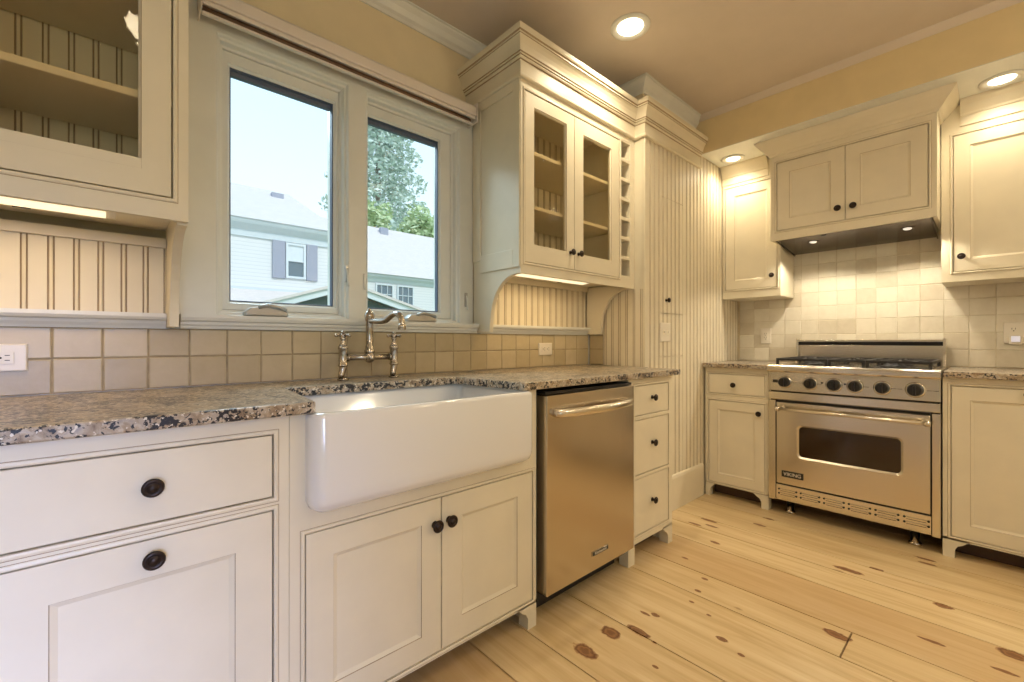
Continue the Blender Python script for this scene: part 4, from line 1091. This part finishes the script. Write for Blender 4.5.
# ------------------------------------------------------------------ outdoors
struct('ground_outside', B().box(-40, 60, -40, 80, -1.2, -1.0), 'lawn')
def house():
    t = Thing('house', 'white clapboard house with slate shutters seen through the window', 'house', (2, 16, -1))
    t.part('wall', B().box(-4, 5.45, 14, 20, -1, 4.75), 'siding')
    t.part('cornice', B().sweep([(-4, 14), (5.45, 14), (5.45, 20)], [(0, 4.35), (.05, 4.35), (.05, 4.55), (.14, 4.62), (.25, 4.72), (.30, 4.80), (.30, 4.90), (0, 4.90)]), 'soffit_ext')
    b = B(); v = [b.bm.verts.new(p) for p in ((-4.3, 13.65, 4.86), (5.8, 13.65, 4.86), (5.8, 20.3, 4.86), (-4.3, 20.3, 4.86), (-4.3, 17, 6.86), (4.9, 17, 6.86))]
    for f in ((0, 1, 5, 4), (1, 2, 5), (2, 3, 4, 5), (0, 4, 3), (0, 3, 2, 1)): b.quad([v[i] for i in f])
    t.part('roof', b, 'shingle')
    b = B().box(4.15, 4.55, 16.3, 16.5, 6.2, 6.62); t.part('roof_vent', b, 'shutter')
    b = B(); b.nested(4.0, 4.62, 3.16, 4.33, [(0, 14.0, 0), (0, 13.93, 0), (.07, 13.93, 0), (.07, 13.99, 0)], False); b.box(4.06, 4.56, 13.94, 13.99, 3.72, 3.77)
    w = t.part('window', b, 'white_ext')
    t.part('pane', B().box(4.07, 4.55, 13.985, 13.995, 3.22, 3.73), 'extglass', w); t.part('curtain', B().box(4.07, 4.55, 13.98, 13.995, 3.77, 4.27), 'white_ext', w)
    for a, c in ((3.60, 3.98), (4.64, 5.0)): t.part('shutter', B().box(a, c, 13.93, 13.99, 3.13, 4.36), 'shutter', bevel=.01)
    b = B().prism([(13.2, 2.1), (14.0, 2.62), (14.0, 2.72), (13.2, 2.2)], 'x', -4, 5.45); t.part('porch_roof', b, 'shingle')
    b = B().box(-4, 5.45, 13.97, 14.0, 2.70, 2.76); t.part('band_board', b, 'soffit_ext')
house()
def wing():
    t = Thing('house', 'lower white house wing with two small grid windows behind the faucet window', 'house', (9, 18, -1))
    t.part('wall', B().box(6.2, 13.5, 16, 22, -1, 3.9), 'siding')
    t.part('cornice', B().sweep([(6.2, 16), (13.5, 16)], [(0, 3.6), (.05, 3.6), (.10, 3.72), (.25, 3.82), (.25, 3.95), (0, 3.95)]), 'soffit_ext')
    b = B().prism([(15.65, 3.92), (19, 6.75), (22.3, 3.92)], 'x', 6.0, 13.9); t.part('roof', b, 'shingle')
    for a, c in ((8.05, 8.87), (9.05, 9.87)):
        b = B(); b.nested(a, c, 2.65, 3.54, [(0, 16, 0), (0, 15.93, 0), (.06, 15.93, 0), (.06, 15.99, 0)], False)
        for k in (1, 2): b.box(a+(c-a)*k/3-.012, a+(c-a)*k/3+.012, 15.95, 15.99, 2.7, 3.5)
        b.box(a+.05, c-.05, 15.95, 15.99, 3.08, 3.11)
        w = t.part('window', b, 'white_ext'); t.part('pane', B().box(a+.05, c-.05, 15.985, 15.998, 2.7, 3.5), 'extglass', w)
    t.part('roof_vent', B().box(9.5, 9.9, 18.5, 18.7, 6.2, 6.68), 'shutter')
wing()
def garage():
    t = Thing('garage', 'low gabled garage with white fascia and dark green gable outside the window', 'garage', (3.6, 10, -1))
    ax, az = 3.63, 2.40
    t.part('wall', B().prism([(1.6, -1), (5.6, -1), (5.6, 1.66), (ax, az-.18), (1.6, 1.60)], 'y', 8.2, 12), 'darkgreen')
    b = B(); hw = 2.4; sl = .33
    b.prism([(ax-hw, az-hw*sl), (ax, az), (ax+hw, az-hw*.28), (ax+hw, az-hw*.28-.06), (ax, az-.06), (ax-hw, az-hw*sl-.06)], 'y', 7.85, 12.3); t.part('roof', b, 'shingle')
    b = B()
    b.prism([(ax-hw, az-hw*sl-.062), (ax, az-.062), (ax+hw, az-hw*.28-.062), (ax+hw, az-hw*.28-.20), (ax, az-.20), (ax-hw, az-hw*sl-.20)], 'y', 7.9, 7.98); t.part('fascia', b, 'white_ext')
    t.part('lintel_board', B().box(1.7, 5.5, 8.12, 8.19, 1.58, 1.70), 'white_ext')
garage()
def tree(name, label, cx, cy, z0, h, r, n, mat, kind, rnd):
    t = Thing(name, label, 'tree', (cx, cy, -1))
    t.part('trunk', B().tube([(cx, cy, -1), (cx+.05, cy, z0+h*.4), (cx, cy, z0+h*.92)], [.28, .2, .04], 10), 'bark')
    b = B()
    for k in range(n):
        if kind == 'cone':
            u = rnd.random()**.75; rr = r*(1-u*.86)*(.55+.45*math.sin(u*46)**2)*math.sqrt(rnd.uniform(.12, 1)); a = rnd.uniform(0, 2*PI)
            c = Vector((cx+rr*math.cos(a), cy+rr*math.sin(a), z0+h*u-rr*.32)); sz = rnd.uniform(.12, .30)
        else:
            d = Vector((rnd.gauss(0, 1), rnd.gauss(0, 1), rnd.gauss(0, 1))).normalized(); q = rnd.uniform(.45, 1)
            bump_ = 1+.22*math.sin(d.x*5+1)*math.sin(d.z*6)
            c = Vector((cx+d.x*r*q*bump_, cy+d.y*r*q*bump_, z0+h/2+d.z*h/2*q*bump_)); sz = rnd.uniform(.12, .30)
        e1 = Vector((rnd.gauss(0, 1), rnd.gauss(0, 1), rnd.gauss(0, .6))).normalized(); e2 = e1.cross(Vector((rnd.gauss(0, 1), rnd.gauss(0, 1), rnd.gauss(0, 1)))).normalized()
        b.quad([b.bm.verts.new(c+e1*sz), b.bm.verts.new(c+e2*sz*.45), b.bm.verts.new(c-e1*sz), b.bm.verts.new(c-e2*sz*.45)])
    t.part('foliage', b, mat, recalc=False)
R_ = random.Random(5)
tree('conifer_tree', 'tall pale conifer rising behind the wing in the right casement', 15.4, 31.4, 2.0, 29, 6.4, 26000, 'needle', 'cone', R_)
tree('leafy_tree', 'yellow-green leafy tree at the left foot of the conifer', 10.9, 23.2, 5.2, 4.4, 1.7, 2400, 'leaf', 'ball', R_)
tree('leafy_tree', 'yellow-green leafy tree at the right foot of the conifer', 14.2, 22.2, 5.0, 4.4, 1.6, 2400, 'leaf', 'ball', R_)

W = bpy.data.worlds.new('sky'); S.world = W; W.use_nodes = True
nt = W.node_tree; nt.nodes.clear(); h = NT(nt)
bg = h.n('ShaderNodeBackground'); wo = h.n('ShaderNodeOutputWorld')
tc = h.coord('Generated'); sp = h.n('ShaderNodeSeparateXYZ'); h.l(tc, sp.inputs[0])
h.l(h.ramp(sp.outputs[2], [(0, (.86, .95, 1.0)), (.25, (.76, .91, 1.0)), (.7, (.5, .76, 1.0))]), bg.inputs[0])
bg.inputs[1].default_value = 1.42
h.l(bg.outputs[0], wo.inputs[0])
lamp('sun', 'SUN', (10, -10, 30), 1.7, (1, .96, .9), rot=(math.radians(42), math.radians(18), 0), angle=.01)

# ------------------------------------------------------------------ camera
cam = bpy.data.cameras.new('camera'); co = bpy.data.objects.new('camera', cam); COL.objects.link(co)
cam.sensor_width = 36; cam.sensor_fit = 'HORIZONTAL'; cam.lens = 438.8/1024*36; cam.clip_start = .02; cam.clip_end = 300
co.location = (-.20987, -1.76655, 1.06200)
co.rotation_euler = (math.radians(90.05), 0, math.radians(47.75-90))
S.camera = co
S.view_settings.view_transform = 'Standard'; S.view_settings.look = 'None'; S.view_settings.gamma = 1; S.view_settings.use_curve_mapping = False
S.view_settings.exposure = -0.05
